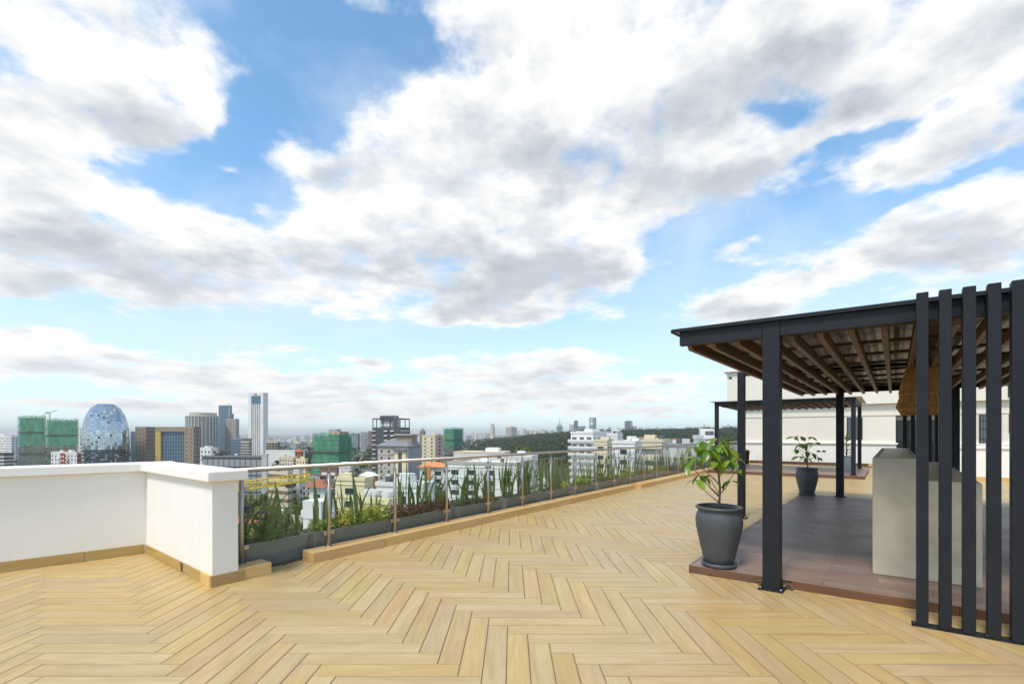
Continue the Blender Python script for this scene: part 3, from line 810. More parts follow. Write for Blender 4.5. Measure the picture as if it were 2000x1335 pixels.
def umbrella_plant(label, base, s, height, clusters, leaf, seed, mat='pot_grey'):
    rg = random.Random(seed)
    t = thing('potted_plant', label, 'plant', tuple(base))
    zt = pot_parts(t, tuple(base), s, mat)
    bx, by, bz = base; m = MB()
    pts = [Vector((bx, by, bz+zt-.02)), Vector((bx+.012*s, by, bz+zt+height*.25)), Vector((bx-.008*s, by+.01, bz+zt+height*.55)), Vector((bx+.012*s, by, bz+zt+height*.85))]
    m.path(pts, [.014*s, .012*s, .010*s, .006*s], 8)
    def on_stem(z):
        for p, q in zip(pts, pts[1:]):
            if p.z <= z <= q.z: return p.lerp(q, (z-p.z)/(q.z-p.z))
        return pts[-1] if z > pts[-1].z else pts[0]
    leaves = []
    for (cx, cy, cz, nl) in clusters:
        tip = Vector((bx+cx, by+cy, bz+zt+cz)); out = math.hypot(cx, cy)
        st = on_stem(max(pts[0].z+.1*height, tip.z-out*1.05-.03)); mid = st.lerp(tip, .55)+Vector((0, 0, -.02*s))
        m.path([st, mid, tip], [.0055*s, .0042*s, .0030*s], 5)
        a0 = rg.uniform(0, 6.28)
        nl = max(3, nl-1)
        for k in range(nl):
            a = a0+6.283*k/nl+rg.uniform(-.25, .25); dn = rg.uniform(.1, .75)
            leaves.append((tip+Vector((math.cos(a), math.sin(a), 0))*.015, Vector((math.cos(a), math.sin(a), -dn)), leaf*rg.uniform(.65, 1.15), rg.uniform(-.4, .4)))
    m.build('stem', 'stem', t)
    for loc, d, L, roll in leaves:
        o = link('leaf', rg.choice(LEAF if rg.random() < .8 else LEAFL), t); o.location = loc; o.scale = (L, L, L); orient(o, d, roll)
    return t
B1 = gnd(1404, 1103, DECK_Z+.004)
cl = []
K = B1.y/F_PX
for (x, y, dy, n) in ((1362, 893, .0, 6), (1378, 878, -.1, 6), (1398, 882, .10, 7), (1392, 900, -.16, 7), (1412, 868, .0, 7), (1428, 880, .06, 6), (1418, 898, -.14, 7), (1436, 892, -.02, 5), (1386, 862, .14, 5), (1408, 856, .05, 5), (1354, 906, .05, 4), (1360, 936, -.04, 3), (1436, 916, -.08, 4), (1428, 938, -.02, 3), (1382, 930, .12, 3), (1400, 930, .15, 3), (1366, 872, .08, 4), (1418, 886, .18, 6), (1402, 872, -.10, 6)):
    cl.append(((x-1408)*K, dy, CAM_H-(y-HZ)*K-B1.z-.60, n))
umbrella_plant('tall umbrella plant in a dark grey urn on the front corner of the pergola deck', B1, 1.02, .88, cl, .150, 3)
B2 = gnd(1576, 966, DECK_Z+.004); K2 = B2.y/F_PX; cl = []
for (x, y, dy, n) in ((1553, 852, 0, 4), (1566, 851, .05, 4), (1577, 852, -.05, 4), (1562, 866, -.1, 5), (1560, 876, .05, 5), (1578, 868, .1, 5), (1590, 863, 0, 5), (1572, 880, -.08, 5), (1586, 884, .0, 5), (1592, 892, -.05, 4), (1566, 890, .08, 4), (1578, 893, .05, 3)):
    cl.append(((x-1576)*K2, dy, CAM_H-(y-HZ)*K2-B2.z-.60, n))
umbrella_plant('smaller umbrella plant in a dark grey urn at the rear corner of the deck', B2, 1.0, .68, cl, .175, 9)
def corn_plant(label, base, s, height, seed, group=None):
    rg = random.Random(seed); t = thing('potted_plant', label, 'plant', tuple(base), group)
    zt = pot_parts(t, tuple(base), s, 'pot_pale', True); m = MB(); bx, by, bz = base
    m.path([Vector((bx, by, bz+zt-.02)), Vector((bx+.02, by, bz+zt+height*.5)), Vector((bx, by, bz+zt+height*.8))], [.022, .018, .012], 7); m.build('stem', 'stem', t)
    for k in range(30):
        a = k*2.4; u = k/30; z = bz+zt+height*(.12+.7*u); el = .0+1.1*u*u+rg.uniform(-.2, .3)
        o = link('leaf', LEAFL[0] if rg.random() < .6 else LEAF[0], t); o.location = (bx, by, z); L = .34*(1-.35*u)*rg.uniform(.8, 1.15)
        o.scale = (L, L*.5, L); orient(o, (math.cos(a)*math.cos(el), math.sin(a)*math.cos(el), math.sin(el)))
    return t
corn_plant('corn plant in a pale blue-grey pot on the rear pergola deck', gnd(1653, 922, .10), .95, .85, 21)
corn_plant('corn plant in a pale blue-grey pot near the far end of the railing', gnd(1422, 917, .0), .95, .95, 22)

# ================================================================== REAR PERGOLA
g0, g1 = Vector((8.0, 18.0, 0)), Vector((11.56, 15.6, 0)); vb = Vector((2.62, 3.2, 0))
gu = (g1-g0).normalized(); gl = (g1-g0).length; gv = vb.normalized(); gw = vb.length
def GW(a, b, z): return g0+gu*a+gv*b+Vector((0, 0, z))
def gbox(m, a0, a1, b0, b1, z0, z1): m.hexa([GW(a0, b0, z0), GW(a1, b0, z0), GW(a1, b1, z0), GW(a0, b1, z0), GW(a0, b0, z1), GW(a1, b0, z1), GW(a1, b1, z1), GW(a0, b1, z1)])
m = MB(); gbox(m, -.2, gl+.3, -.3, gw+.3, -.003, .092); d2 = m.build('rear_deck', 'grout', kind='structure')
deck_planks(d2, GW, gl+.3, gw+.3, .10, w=.33, L=1.6, a0=-.2, b0=-.3)
a = -.2
while a < gl+.2:
    e = min(a+1.2, gl+.3); tile_piece(d2, 'edge_tile', GW(a+.003, -.312, 0), GW(e, -.312, 0), gv, .012, .001, .103, 'deck_edge'); a = e
b = -.3
while b < gw+.2:
    e = min(b+1.2, gw+.3); tile_piece(d2, 'edge_tile', GW(gl+.312, b+.003, 0), GW(gl+.312, e, 0), -gu, .012, .001, .103, 'deck_edge'); b = e
rp = thing('pergola', 'small flat-roofed charcoal pergola standing against the cream rooftop building', 'pergola', tuple(g0))
ZT = 2.74
for a, b in ((0, 0), (gl, 0), (0, gw), (gl, gw)):
    m = MB(); gbox(m, a-.065, a+.065, b-.065, b+.065, .10, ZT-.02); m.build('post', 'charcoal_steel', rp, .006)
    m = MB(); gbox(m, a-.1, a+.1, b-.1, b+.1, .098, .115); m.build('base_plate', 'charcoal_steel', rp)
for a0, a1, b0, b1 in ((-.066, gl+.066, -.075, -.067), (-.066, gl+.066, gw-.04, gw+.04), (-.04, .04, .07, gw-.07), (gl-.04, gl+.04, .07, gw-.07)):
    m = MB(); gbox(m, a0, a1, b0, b1+(.14 if b0 < -.07 else 0), ZT-.14, ZT-.0005); m.build('beam', 'charcoal_steel', rp, .004)
a = .15
while a < gl-.1:
    m = MB(); gbox(m, a, a+.045, .08, gw-.05, ZT-.20, ZT-.04); m.build('rafter', 'brown_timber', rp, .003); a += .26
m = MB(); gbox(m, -.22, gl+.22, -.22, gw+.22, ZT+.003, ZT+.028); m.build('roof_sheet', 'light_grey', rp)

# ================================================================== ROOFTOP BUILDING
h0 = Vector((12.4, 24.3, 0)); hu = PU.normalized(); hv = Vector((-hu.y, hu.x, 0))
def HW(a, b, z): return h0+hu*a+hv*b+Vector((0, 0, z))
def hbox(m, a0, a1, b0, b1, z0, z1): m.hexa([HW(a0, b0, z0), HW(a1, b0, z0), HW(a1, b1, z0), HW(a0, b1, z0), HW(a0, b0, z1), HW(a1, b0, z1), HW(a1, b1, z1), HW(a0, b1, z1)])
hb = thing('rooftop_building', 'cream plastered rooftop building with dark glazed doors behind the pergolas', 'building', tuple(h0))
def hpart(name, mat, *boxes, bevel=.01):
    m = MB()
    for b in boxes: hbox(m, *b)
    return m.build(name, mat, hb, bevel)
D0, D1 = 6.05, 7.95
hpart('wall', 'cream_plaster', (-.35, D0, 0.0, 9, -.3, 2.34))
hpart('wall', 'cream_plaster', (D1, 16, 0.0, 9, -.3, 2.34))
hpart('recess_wall', 'cream_plaster', (D0+.001, D1-.001, 2.2, 8.9, -.3, 2.339))
hpart('lintel_wall', 'cream_plaster', (-.37, 16.02, -.03, 9.02, 2.342, 2.88))
hpart('upper_wall', 'cream_plaster', (-.95, 16.3, -.22, 9.2, 2.882, 4.78))
hpart('roof_coping', 'coping_paint', (-1.1, 16.5, -.38, 9.4, 4.782, 4.92))
hpart('dado_wall', 'white_plaster', (-.36, D0+.02, -.055, -.002, -.2, 1.02)); hpart('dado_wall', 'white_plaster', (D1-.02, 16, -.055, -.002, -.2, 1.02))
hpart('ledge', 'coping_paint', (-.40, D0+.07, -.12, -.003, 1.022, 1.10), bevel=.015); hpart('ledge', 'coping_paint', (D1-.07, 16, -.12, -.003, 1.022, 1.10), bevel=.015)
a = -.34
while a < D0-.1:
    e = min(a+.9, D0); 
    tile_piece(hb, 'skirting_tile', HW(a+.003, -.07, 0), HW(e, -.07, 0), hv, .012, .001, .13, 'deck_edge' if a < 4.6 else 'tile_edge'); a = e
a = D1
while a < 15:
    tile_piece(hb, 'skirting_tile', HW(a+.003, -.07, 0), HW(a+.9, -.07, 0), hv, .012, .001, .13, 'tile_edge'); a += .9
def window(a0, a1, z0, z1, mat='dark_window', bars=1, depth=-.012):
    fr = hpart('window', 'charcoal_steel', (a0, a1, depth-.02, .0, z0, z1), bevel=.004)
    for k in range(bars):
        w = (a1-a0)/bars; m = MB(); hbox(m, a0+w*k+.03, a0+w*(k+1)-.03, depth-.026, depth-.019, z0+.04, z1-.04); m.build('pane', mat, fr)
    return fr
window(4.25, 4.85, 1.25, 2.28, 'window_grey', 2)
w_ = window(8.75, 9.40, .62, 2.30, 'window_grey', 2, -.07)
m = MB()
for z in (.9, 1.3, 1.7, 2.05): hbox(m, 8.76, 9.39, -.12, -.105, z, z+.015)
for a in (8.85, 9.0, 9.15, 9.3): hbox(m, a, a+.015, -.104, -.09, .64, 2.28)
m.build('grille', 'charcoal_steel', w_)
hpart('cladding_panel', 'brown_panel', (9.62, 10.4, -.03, -.001, 1.55, 2.3))
window(9.55, 10.6, 3.0, 4.2, 'window_grey', 2, -.24)
# glazed door recess
dr = hpart('door_frame', 'charcoal_steel', (D0+.05, D1-.05, .55, .60, .02, 2.335), bevel=.003)
for k in range(4):
    w = (D1-D0-.1)/4; m = MB(); hbox(m, D0+.05+w*k+.03, D0+.05+w*(k+1)-.03, .53, .549, .06, 2.1); m.build('pane', 'dark_window', dr)
m = MB(); hbox(m, D0+.06, D1-.06, .535, .549, 2.13, 2.32); m.build('transom_pane', 'light_grey', dr)
for x in (4.0-.95, 4.22-.95):
    hpart('socket_plate', 'light_grey', (x, x+.17, -.068, -.056, .62, .72), bevel=.003); hpart('socket_cover', 'charcoal_steel', (x+.02, x+.15, -.074, -.0685, .64, .70), bevel=.002)
hpart('pipe_stub', 'black_plastic', (-.85, -.7, -.26, -.221, 4.45, 4.53))
# ---- dark bin by the rear pergola
bb = gnd(1456, 906, 0); m = MB()
bin_ = thing('litter_bin', 'black plastic bin standing behind the slim pergola post', 'bin', tuple(bb))
m.lathe([(0, 0), (.15, 0), (.19, .62), (.20, .63), (0, .63)], tuple(bb), 20, False); m.build('body', 'black_plastic', bin_)
m = MB(); m.lathe([(.205, .632), (.205, .66), (.12, .72), (0, .73)], tuple(bb), 20, False); m.build('lid', 'black_plastic', bin_)
# ---- low white wall on the far right
rw = thing('low_wall', 'low white terrace wall seen through the slatted screen', 'wall', (15.4, 14.5, 0))
q0 = Vector((14.75, 15.2, 0)); q1 = q0+hu*6; 
m = MB(); m.prism([tuple(q[:2]) for q in (q0, q1, q1+hv*.25, q0+hv*.25)], -.1, 1.02); m.build('wall', 'white_plaster', rw, .006)
m = MB(); m.prism([tuple(q[:2]) for q in (q0-hv*.05-hu*.05, q1-hv*.05, q1+hv*.3, q0+hv*.3-hu*.05)], 1.022, 1.12); m.build('coping', 'coping_paint', rw, .01)
a = 0
while a < 5.9:
    tile_piece(rw, 'skirting_tile', q0+hu*(a+.003)-hv*.014, q0+hu*min(a+.9, 6)-hv*.014, hv, .013, .001, .12, 'tile_edge'); a += .9
# ================================================================== CITY
GZ = -42.0
def sig(v): return 1/(1+math.exp(max(-60., min(60., -v))))
def hill(x, y):
    """wooded rise on the right, valley floor elsewhere"""
    a = x/max(y, 1.)
    side = sig((a+.02)/.07)
    rise = sig((y-760)/150.)
    top = 37+4*math.sin(x*.004)+3*math.sin(x*.011+1)-9*(1-sig((a-.12)/.06))
    far = sig((2600-y)/300.)
    near = sig((y-300)/60.)
    return GZ + side*(12*near + rise*top*far*.93)
# ground: one sheet to the horizon, finer near by
xs = sorted(set([-24000, -15000, -8000, -5000]+list(range(-3000, 3001, 60))+[5000, 8000, 15000, 24000]))
ys = sorted(set([-3000, -1000, -400]+list(range(-200, 3001, 60))+[4000, 6000, 9000, 14000, 21000]))
m = MB()
for y in ys:
    for x in xs: m.v.append((x, y, hill(x, y) if (0 < y <= 3000 and abs(x) <= 3000) else GZ))
nx = len(xs)
for j in range(len(ys)-1):
    for i in range(nx-1): m.face([j*nx+i, j*nx+i+1, (j+1)*nx+i+1, (j+1)*nx+i])
def ground_fn(t, b):
    p = worldpos(t)
    v = t.n.new('ShaderNodeTexVoronoi'); t.put(v.inputs['Vector'], p); v.inputs['Scale'].default_value = .030
    town = t.ramp(t.sep(v.outputs['Color'])[0], [(0, (.10, .095, .085)), (.35, (.20, .19, .17)), (.55, (.30, .28, .25)), (.62, (.045, .065, .03)), (1, (.06, .08, .035))])
    n = t.noise(p, .004, 6, .6)
    col = t.mix(t.maprange(n, .44, .54, smooth=True), town, (.035, .055, .022))
    t.l.new(col, b.inputs['Base Color'])
material('city_ground', (.1, .1, .08), .9, fn=ground_fn)
m.build('ground', 'city_ground', kind='structure')

# wall paints for the far buildings
def paint(n, c, amt=.08): material(n, c, .75, fn=mottle(c, amt, .12, stretch=(1, 1, .5)))
for n, c in (('b_white', (.74, .73, .70)), ('b_cream', (.66, .58, .42)), ('b_tan', (.30, .235, .175)), ('b_tan_dark', (.19, .15, .12)), ('b_grey', (.30, .31, .32)), ('b_dark', (.075, .08, .09)), ('b_beige', (.46, .42, .36)),
             ('b_pink', (.55, .36, .29)), ('b_red', (.30, .06, .05)), ('b_orange', (.62, .24, .09)), ('b_terracotta', (.36, .12, .065)), ('b_brown', (.20, .13, .10)), ('b_roof', (.20, .21, .22)), ('b_pale', (.52, .52, .50)), ('b_gold', (.50, .36, .10)), ('b_yellow', (.75, .52, .02)), ('b_greyblue', (.20, .25, .31)), ('b_lightyellow', (.80, .68, .43))):
    paint(n, c)
material('b_glass', (.03, .045, .06), .10, spec=.8, fn=mottle((.03, .045, .06), .5, .4))
material('b_glass_blue', (.045, .11, .16), .12, spec=.8, fn=mottle((.05, .12, .17), .3, .2))
def mirror_fn(t, b):
    isl = t.n.new('ShaderNodeNewGeometry').outputs['Random Per Island']
    t.l.new(t.ramp(isl, [(0, (.36, .43, .48)), (.7, (.48, .56, .61)), (1, (.62, .68, .72))]), b.inputs['Base Color'])
material('mirror_glass', (.35, .45, .55), .06, .9, fn=mirror_fn)
def net_fn(t, b):
    p = worldpos(t); z = t.sep(p)[2]
    n = t.noise(t.vmath('MULTIPLY', p, (.25, .25, .12)), 1, 5, .6)
    c = t.ramp(n, [(.30, (.035, .20, .11)), (.55, (.06, .33, .18)), (.75, (.13, .48, .28))])
    t.l.new(c, b.inputs['Base Color'])
    a = t.maprange(t.noise(t.vmath('MULTIPLY', p, (.5, .5, .25)), 1, 3, .5), .3, .62, .85, .45)
    t.l.new(a, b.inputs['Alpha'])
material('safety_net', (.03, .2, .1), .9, fn=net_fn)
def dull_fn(t, b):
    p = worldpos(t)
    t.l.new(t.ramp(t.noise(t.vmath('MULTIPLY', p, (.3, .3, .15)), 1, 5, .6), [(.3, (.06, .10, .075)), (.6, (.11, .17, .12)), (.75, (.09, .25, .13))]), b.inputs['Base Color'])
    t.l.new(t.maprange(t.noise(t.vmath('MULTIPLY', p, (.6, .6, .3)), 1, 3, .5), .35, .6, .75, .35), b.inputs['Alpha'])
material('dull_net', (.1, .15, .1), .9, fn=dull_fn)

NAMED = []
def near_name(X, Y):
    best = min(NAMED, key=lambda q: math.hypot(q[1]-X, q[2]-Y))[0]
    w = best.split(); cut = len(w)
    for i, q in enumerate(w):
        if i > 1 and q in ('with', 'beside', 'in', 'behind', 'below', 'at', 'under', 'right', 'left', 'of', 'close', 'rising', 'half', 'seen', 'stretching', 'ringed', 'from', 'and', 'among', 'above', 'on', 'crowned', 'beneath', 'shaped', 'adjoining', 'to', 'standing'): cut = i; break
    return ' '.join(w[:min(cut, 7)])
class Bld:
    """a far building: nearest vertical edge at pixel xe and distance D; front runs left to pixel x0, side runs right to x1"""
    def __init__(s, name, label, x0, xe, x1, D, ytop, yaw=-25., group=None, base=None, cat='building', ztop=None):
        th = R(yaw); s.e1 = Vector((-math.cos(th), -math.sin(th), 0)); s.e2 = Vector((-math.sin(th), math.cos(th), 0))
        # e1: along the front towards the left; e2: away from the viewer
        s.C = Vector(((xe-1000)/F_PX*D, D, 0))
        def reach(e, x):
            k = (x-1000)/F_PX; return (k*s.C.y-s.C.x)/(e.x-k*e.y)
        s.L = reach(s.e1, x0) if x0 is not None and x0 != xe else 14.
        if x1 is not None and x1 != xe:
            s.W = reach(s.e2, x1)
            if s.W < 0 or s.W > 90: s.W = 18.
        else: s.W = min(max(8., s.L*.7), 30.)
        s.zt = (CAM_H+(HZ-ytop)/F_PX*D) if ztop is None else ztop
        s.zb = hill(s.C.x, s.C.y)-2. if base is None else base
        s.o = thing(name, label, cat, (s.C.x, s.C.y, s.zb+2), group)
        if not group and label != 'x': NAMED.append((label, s.C.x, s.C.y))
    def P(s, u, v, z): return s.C+s.e1*u+s.e2*v+Vector((0, 0, z))
    def bx(s, m, u0, u1, v0, v1, z0, z1): m.hexa([s.P(u1, v0, z0), s.P(u0, v0, z0), s.P(u0, v1, z0), s.P(u1, v1, z0), s.P(u1, v0, z1), s.P(u0, v0, z1), s.P(u0, v1, z1), s.P(u1, v1, z1)])
    def part(s, name, mat, *boxes, kind=None, parent=None):
        m = MB()
        for b in boxes: s.bx(m, *b)
        return m.build(name, mat, parent or s.o, kind=kind)
    def body(s, mat, z1=None, u0=0., u1=None, v0=0., v1=None): return s.part('wall', mat, (u0, s.L if u1 is None else u1, v0, s.W if v1 is None else v1, s.zb, s.zt if z1 is None else z1))
    def grid(s, mat, face='front', fh=3.3, bw=3.0, ww=.5, wh=.5, z0=None, z1=None, u0=0., u1=None, name='windows', proud=.12, skip=0., seed=1, v=0.):
        rg = random.Random(seed); m = MB(); z1 = s.zt-1. if z1 is None else z1; z0 = max(s.zb+2, s.zt-70) if z0 is None else z0
        tot = (s.L if face == 'front' else s.W) if u1 is None else u1
        nb = max(1, int((tot-u0)/bw)); w = (tot-u0)/nb; nf = max(1, int((z1-z0)/fh)); h = (z1-z0)/nf
        for i in range(nf):
            for j in range(nb):
                if rg.random() < skip: continue
                a = u0+w*j+w*(1-ww)/2; c = z0+h*i+h*(1-wh)/2
                if face == 'front': s.bx(m, a, a+w*ww, v-proud, v+.05, c, c+h*wh)
                else: s.bx(m, v-proud, v+.05, a, a+w*ww, c, c+h*wh)
        return m.build(name, mat, s.o, kind='stuff')
    def bands(s, mat, fh=3.3, hh=.35, z0=None, z1=None, out=.35, name='floor_slabs', u0=None, u1=None, v1=None):
        m = MB(); z1 = s.zt if z1 is None else z1; z0 = max(s.zb+2, s.zt-70) if z0 is None else z0
        n = max(1, int((z1-z0)/fh)); h = (z1-z0)/n
        for i in range(n): s.bx(m, -out if u0 is None else u0, s.L+out if u1 is None else u1, -out, s.W+out if v1 is None else v1, z0+h*(i+.5)-h*hh/2, z0+h*(i+.5)+h*hh/2)
        return m.build(name, mat, s.o, kind='stuff')
    def roof(s, mat='b_roof', h=.8, t=.4, parapet=True):
        if parapet: s.part('roof_parapet', mat, (-.2, s.L+.2, -.2, .3, s.zt+.01, s.zt+h), (-.2, s.L+.2, s.W-.3, s.W+.2, s.zt+.01, s.zt+h), (-.2, .3, .31, s.W-.31, s.zt+.01, s.zt+h), (s.L-.3, s.L+.2, .31, s.W-.31, s.zt+.01, s.zt+h))
    def plant_room(s, mat, f0=.3, f1=.6, h=3.): s.part('plant_room', mat, (s.L*f0, s.L*f1, s.W*.3, s.W*.7, s.zt+.01, s.zt+h))

# ---- green-netted construction towers
def netted(name, label, x0, xe, x1, D, ytop, yaw, znet, group=None, slabmat='b_pale', seed=0, cores=True):
    b = Bld(name, label, x0, xe, x1, D, ytop, yaw)
    L, W_, rg = b.L, b.W, random.Random(seed)
    b.part('core', 'b_grey', (1.0, L-1.0, 1.0, W_-1.0, b.zb, b.zt-2))
    m = MB(); z = b.zb+3
    while z < b.zt-1: b.bx(m, .3, L-.3, .3, W_-.3, z, z+.45); z += 3.2
    m.build('floor_slabs', slabmat, b.o, kind='stuff')
    m = MB(); u = 0.
    while u < L: b.bx(m, u, u+.12, -.1, .02, b.zb+2, b.zt+rg.uniform(.3, 2.2)); u += 2.4
    v = .5
    while v < W_: b.bx(m, -.1, .02, v, v+.12, b.zb+2, b.zt+rg.uniform(.3, 2.2)); v += 2.4
    m.build('scaffold_poles', 'b_brown', b.o, kind='stuff')
    n1 = MB(); k = 12
    for i in range(k):
        for (p, q) in (((L*i/k, -.35), (L*(i+1)/k, -.35)), ((-.35, W_*i/k), (-.35, W_*(i+1)/k))):
            zb = znet+rg.uniform(-1.5, 1.5); zt = b.zt+rg.uniform(-.8, 1.)
            o1, o2 = rg.uniform(-.2, .2), rg.uniform(-.2, .2)
            A, Bq = b.P(p[0], p[1]+o1, zb), b.P(q[0], q[1]+o2, zb); C_, D_ = b.P(q[0], q[1]+o2, zt), b.P(p[0], p[1]+o1, zt)
            n1.poly([A, Bq, C_, D_])
    n1.build('safety_netting', 'safety_net', b.o, kind='stuff')
    n2 = MB()
    for i in range(k):
        for (p, q) in (((L*i/k, -.3), (L*(i+1)/k, -.3)), ((-.3, W_*i/k), (-.3, W_*(i+1)/k))):
            zt = znet+rg.uniform(-2, 1.); n2.poly([b.P(*p, b.zb), b.P(*q, b.zb), b.P(*q, zt), b.P(*p, zt)])
    n2.build('lower_netting', 'dull_net', b.o, kind='stuff')
    for zz in (.72, .35):
        z = b.zb+(b.zt-b.zb)*zz
        b.part('catch_fan', 'b_brown', (-1.6, L+1.6, -1.6, -.4, z, z+.25), (-1.6, -.4, -.39, W_+1.2, z, z+.25))
    return b
b = netted('netted_tower', 'dark green netted tower under construction beside the glass dome tower', 90, 151, 153.5, 520, 818, -4, -12, seed=1)
b = netted('netted_tower', 'green netted construction tower at the far edge, taller of the joined pair', 35, 86, 89.5, 545, 812, -4, -12, seed=2)
b = netted('netted_tower', 'broad green netted apartment block under construction with exposed concrete slabs', 611, 662, 690, 330, 846, -22, -30, seed=3)
b.part('core_tower', 'b_grey', (b.L*.25, b.L*.55, b.W*.3, b.W*.6, b.zt-1.99, b.zt+3.2)); b.part('unfinished_floor', 'b_pink', (b.L*.02, b.L*.42, 1.5, b.W*.7, b.zt-1.98, b.zt+1.4))
b = netted('netted_tower', 'small bright green netted tower in front of the wooded ridge', 866, 886, 905, 560, 835, -32, -14, seed=4)
# tower crane on the twin towers
c = px(97, 815, 530); cr = thing('tower_crane', 'small tower crane standing on the green netted towers', 'crane', (c.x, c.y, c.z-12))
m = MB(); m.box((c.x, c.y, c.z-2), (.9, .9, 14)); m.build('mast', 'b_yellow', cr)
m = MB(); m.tube((c.x-6, c.y, c.z+4.2), (c.x+8, c.y, c.z+8.4), .5, n=4); m.build('jib', 'b_pale', cr)
m = MB(); m.box((c.x-3, c.y, c.z+5.6), (2.6, 1.6, 1.8)); m.build('cab', 'b_pale', cr)

# ---- domed mirror-glass tower
D = 455; c0 = px(206.5, 847, D+24); rx = 20.8; H0, H1 = GZ-1, CAM_H+(HZ-789)/F_PX*(D+24)
dome = thing('dome_tower', 'domed mirror-glass office tower shaped like an egg with dark lower floors', 'tower', (c0.x, c0.y, GZ))
def dome_r(u):                       # u: 0 base .. 1 top
    T = ((0, .97), (.2, 1.), (.45, .998), (.56, .985), (.63, .97), (.70, .94), (.76, .905), (.81, .86), (.85, .81), (.885, .745), (.92, .675), (.95, .60), (.98, .46), (1., .36))
    for (u0, r0), (u1, r1) in zip(T, T[1:]):
        if u <= u1: return r0+(r1-r0)*(u-u0)/(u1-u0)
    return .30
NR, NA = 34, 64; g = MB(); gd = MB(); rg = random.Random(11)
for i in range(NR):
    for j in range(NA):
        u0, u1 = i/NR, (i+1)/NR-.004; a0, a1 = 2*math.pi*j/NA, 2*math.pi*(j+.94)/NA
        tj = rg.uniform(-.002, .002); tk = rg.uniform(-.003, .003)
        P = []
        for (u, a, s1, s2) in ((u0, a0, -1, -1), (u0, a1, 1, -1), (u1, a1, 1, 1), (u1, a0, -1, 1)):
            r = rx*dome_r(u)*(1+.25*(tj*s1+tk*s2)); P.append((c0.x+r*math.cos(a), c0.y+r*.8*math.sin(a), H0+(H1-H0)*u))
        vis = math.sin((a0+a1)/2) < .2
        dark = (u0 < .36 and rg.random() < .72) or rg.random() < .02
        (gd if dark else g).poly(P)
g.build('mirror_panels', 'mirror_glass', dome, kind='stuff'); gd.build('dark_panels', 'b_glass', dome, kind='stuff')
m = MB(); m.lathe([(rx*dome_r(k/40)*.985, (H1-H0)*k/40) for k in range(41)], (0, 0, 0), 48, True)
m.v = [(c0.x+x, c0.y+y*.8, H0+z) for x, y, z in m.v]; m.build('frame', 'b_greyblue', dome)
m = MB()
for k in range(1, 7):
    z = GZ+10+k*3.6; m.box((c0.x-7.5, c0.y-19.6, z), (6, 1.2, 1.2))
m.build('balconies', 'b_pale', dome, kind='stuff')

# ---- brown office block with a tall glazed atrium
b = Bld('office_block', 'brown stone office block with a tall dark glass atrium and gold edge', 264, 284, 303, 505, 833, -6)
b.body('b_tan'); b.grid('b_glass', 'front', 4.2, 4.0, .22, .3, seed=3)
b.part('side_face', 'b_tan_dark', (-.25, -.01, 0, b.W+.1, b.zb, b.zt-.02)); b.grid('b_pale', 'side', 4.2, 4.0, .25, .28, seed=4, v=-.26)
m_ = b; f = Bld('tmp', 'x', 303, 378, 392, 500, 833, -3); bpy.data.objects.remove(f.o); f.o = b.o
f.part('wing_wall', 'b_tan', (0, f.L*.24, 0, f.W, f.zb, f.zt)); f.part('roof_frame', 'b_tan', (f.L*.241, f.L, 0, f.W, f.zt-5.2, f.zt-.01))
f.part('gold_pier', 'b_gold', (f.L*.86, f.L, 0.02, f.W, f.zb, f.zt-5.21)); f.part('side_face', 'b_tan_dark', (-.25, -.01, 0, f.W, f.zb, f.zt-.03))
f.grid('b_glass', 'front', 4.2, 4., .22, .3, u1=f.L*.24, seed=5); f.grid('b_pale', 'side', 4.2, 4., .25, .28, seed=6, v=-.26)
f.part('atrium_glass', 'b_glass_blue', (f.L*.242, f.L*.859, 2.0, 3., f.zb, f.zt-5.22))
m = MB()
for k in range(1, 9): f.bx(m, f.L*(.242+.617*k/9)-.3, f.L*(.242+.617*k/9)+.3, 1.6, 2., f.zb, f.zt-5.23)
for k in range(12): f.bx(m, f.L*.243, f.L*.858, 1.8, 1.99, f.zt-7-4.1*k, f.zt-6.4-4.1*k)
m.build('mullions', 'b_greyblue', b.o, kind='stuff')
b2 = Bld('tmp', 'x', 255, 265, 266, 520, 842, 0); bpy.data.objects.remove(b2.o); b2.o = b.o; b2.part('glass_wing', 'b_glass_blue', (0, b2.L, 0, 12, b2.zb, b2.zt))

# ---- beige towers and the slim glass tower
def round_tower(label, xc, hw, D, ytop, mat, seed):
    c = px(xc, HZ, D); r = hw/F_PX*D; zt = CAM_H+(HZ-ytop)/F_PX*D
    t = thing('round_tower', label, 'tower', (c.x, c.y, GZ))
    m = MB(); m.lathe([(r, GZ-2), (r, zt-6), (r*.8, zt-5.9), (r*.8, zt)], (c.x, c.y, 0), 36, True); m.smooth_faces = []; m.build('wall', mat, t)
    m = MB()
    z = zt-9
    while z > GZ+3:
        for k in range(30):
            a = math.pi+math.pi*(k+.5)/30; m.box((c.x+r*math.cos(a)*1.0, c.y+r*math.sin(a)*1.0, z), (.6, 2.0, 2.0), a)
        z -= 3.6
    m.build('windows', 'b_glass', t, kind='stuff')
    m = MB()
    for k in range(16):
        a = math.pi+math.pi*k/15; m.box((c.x+r*math.cos(a)*1.01, c.y+r*math.sin(a)*1.01, (zt-6+GZ)/2), (1.0, .8, zt-6-GZ), a)
    m.build('piers', 'b_white', t, kind='stuff')
round_tower('rounded beige grid-fronted tower beside the brown office block', 397, 28.5, 880, 806, 'b_beige', 1)
b = Bld('glass_tower', 'slim blue glass tower rising behind the beige towers', 427, 448, 453, 980, 791, -10)
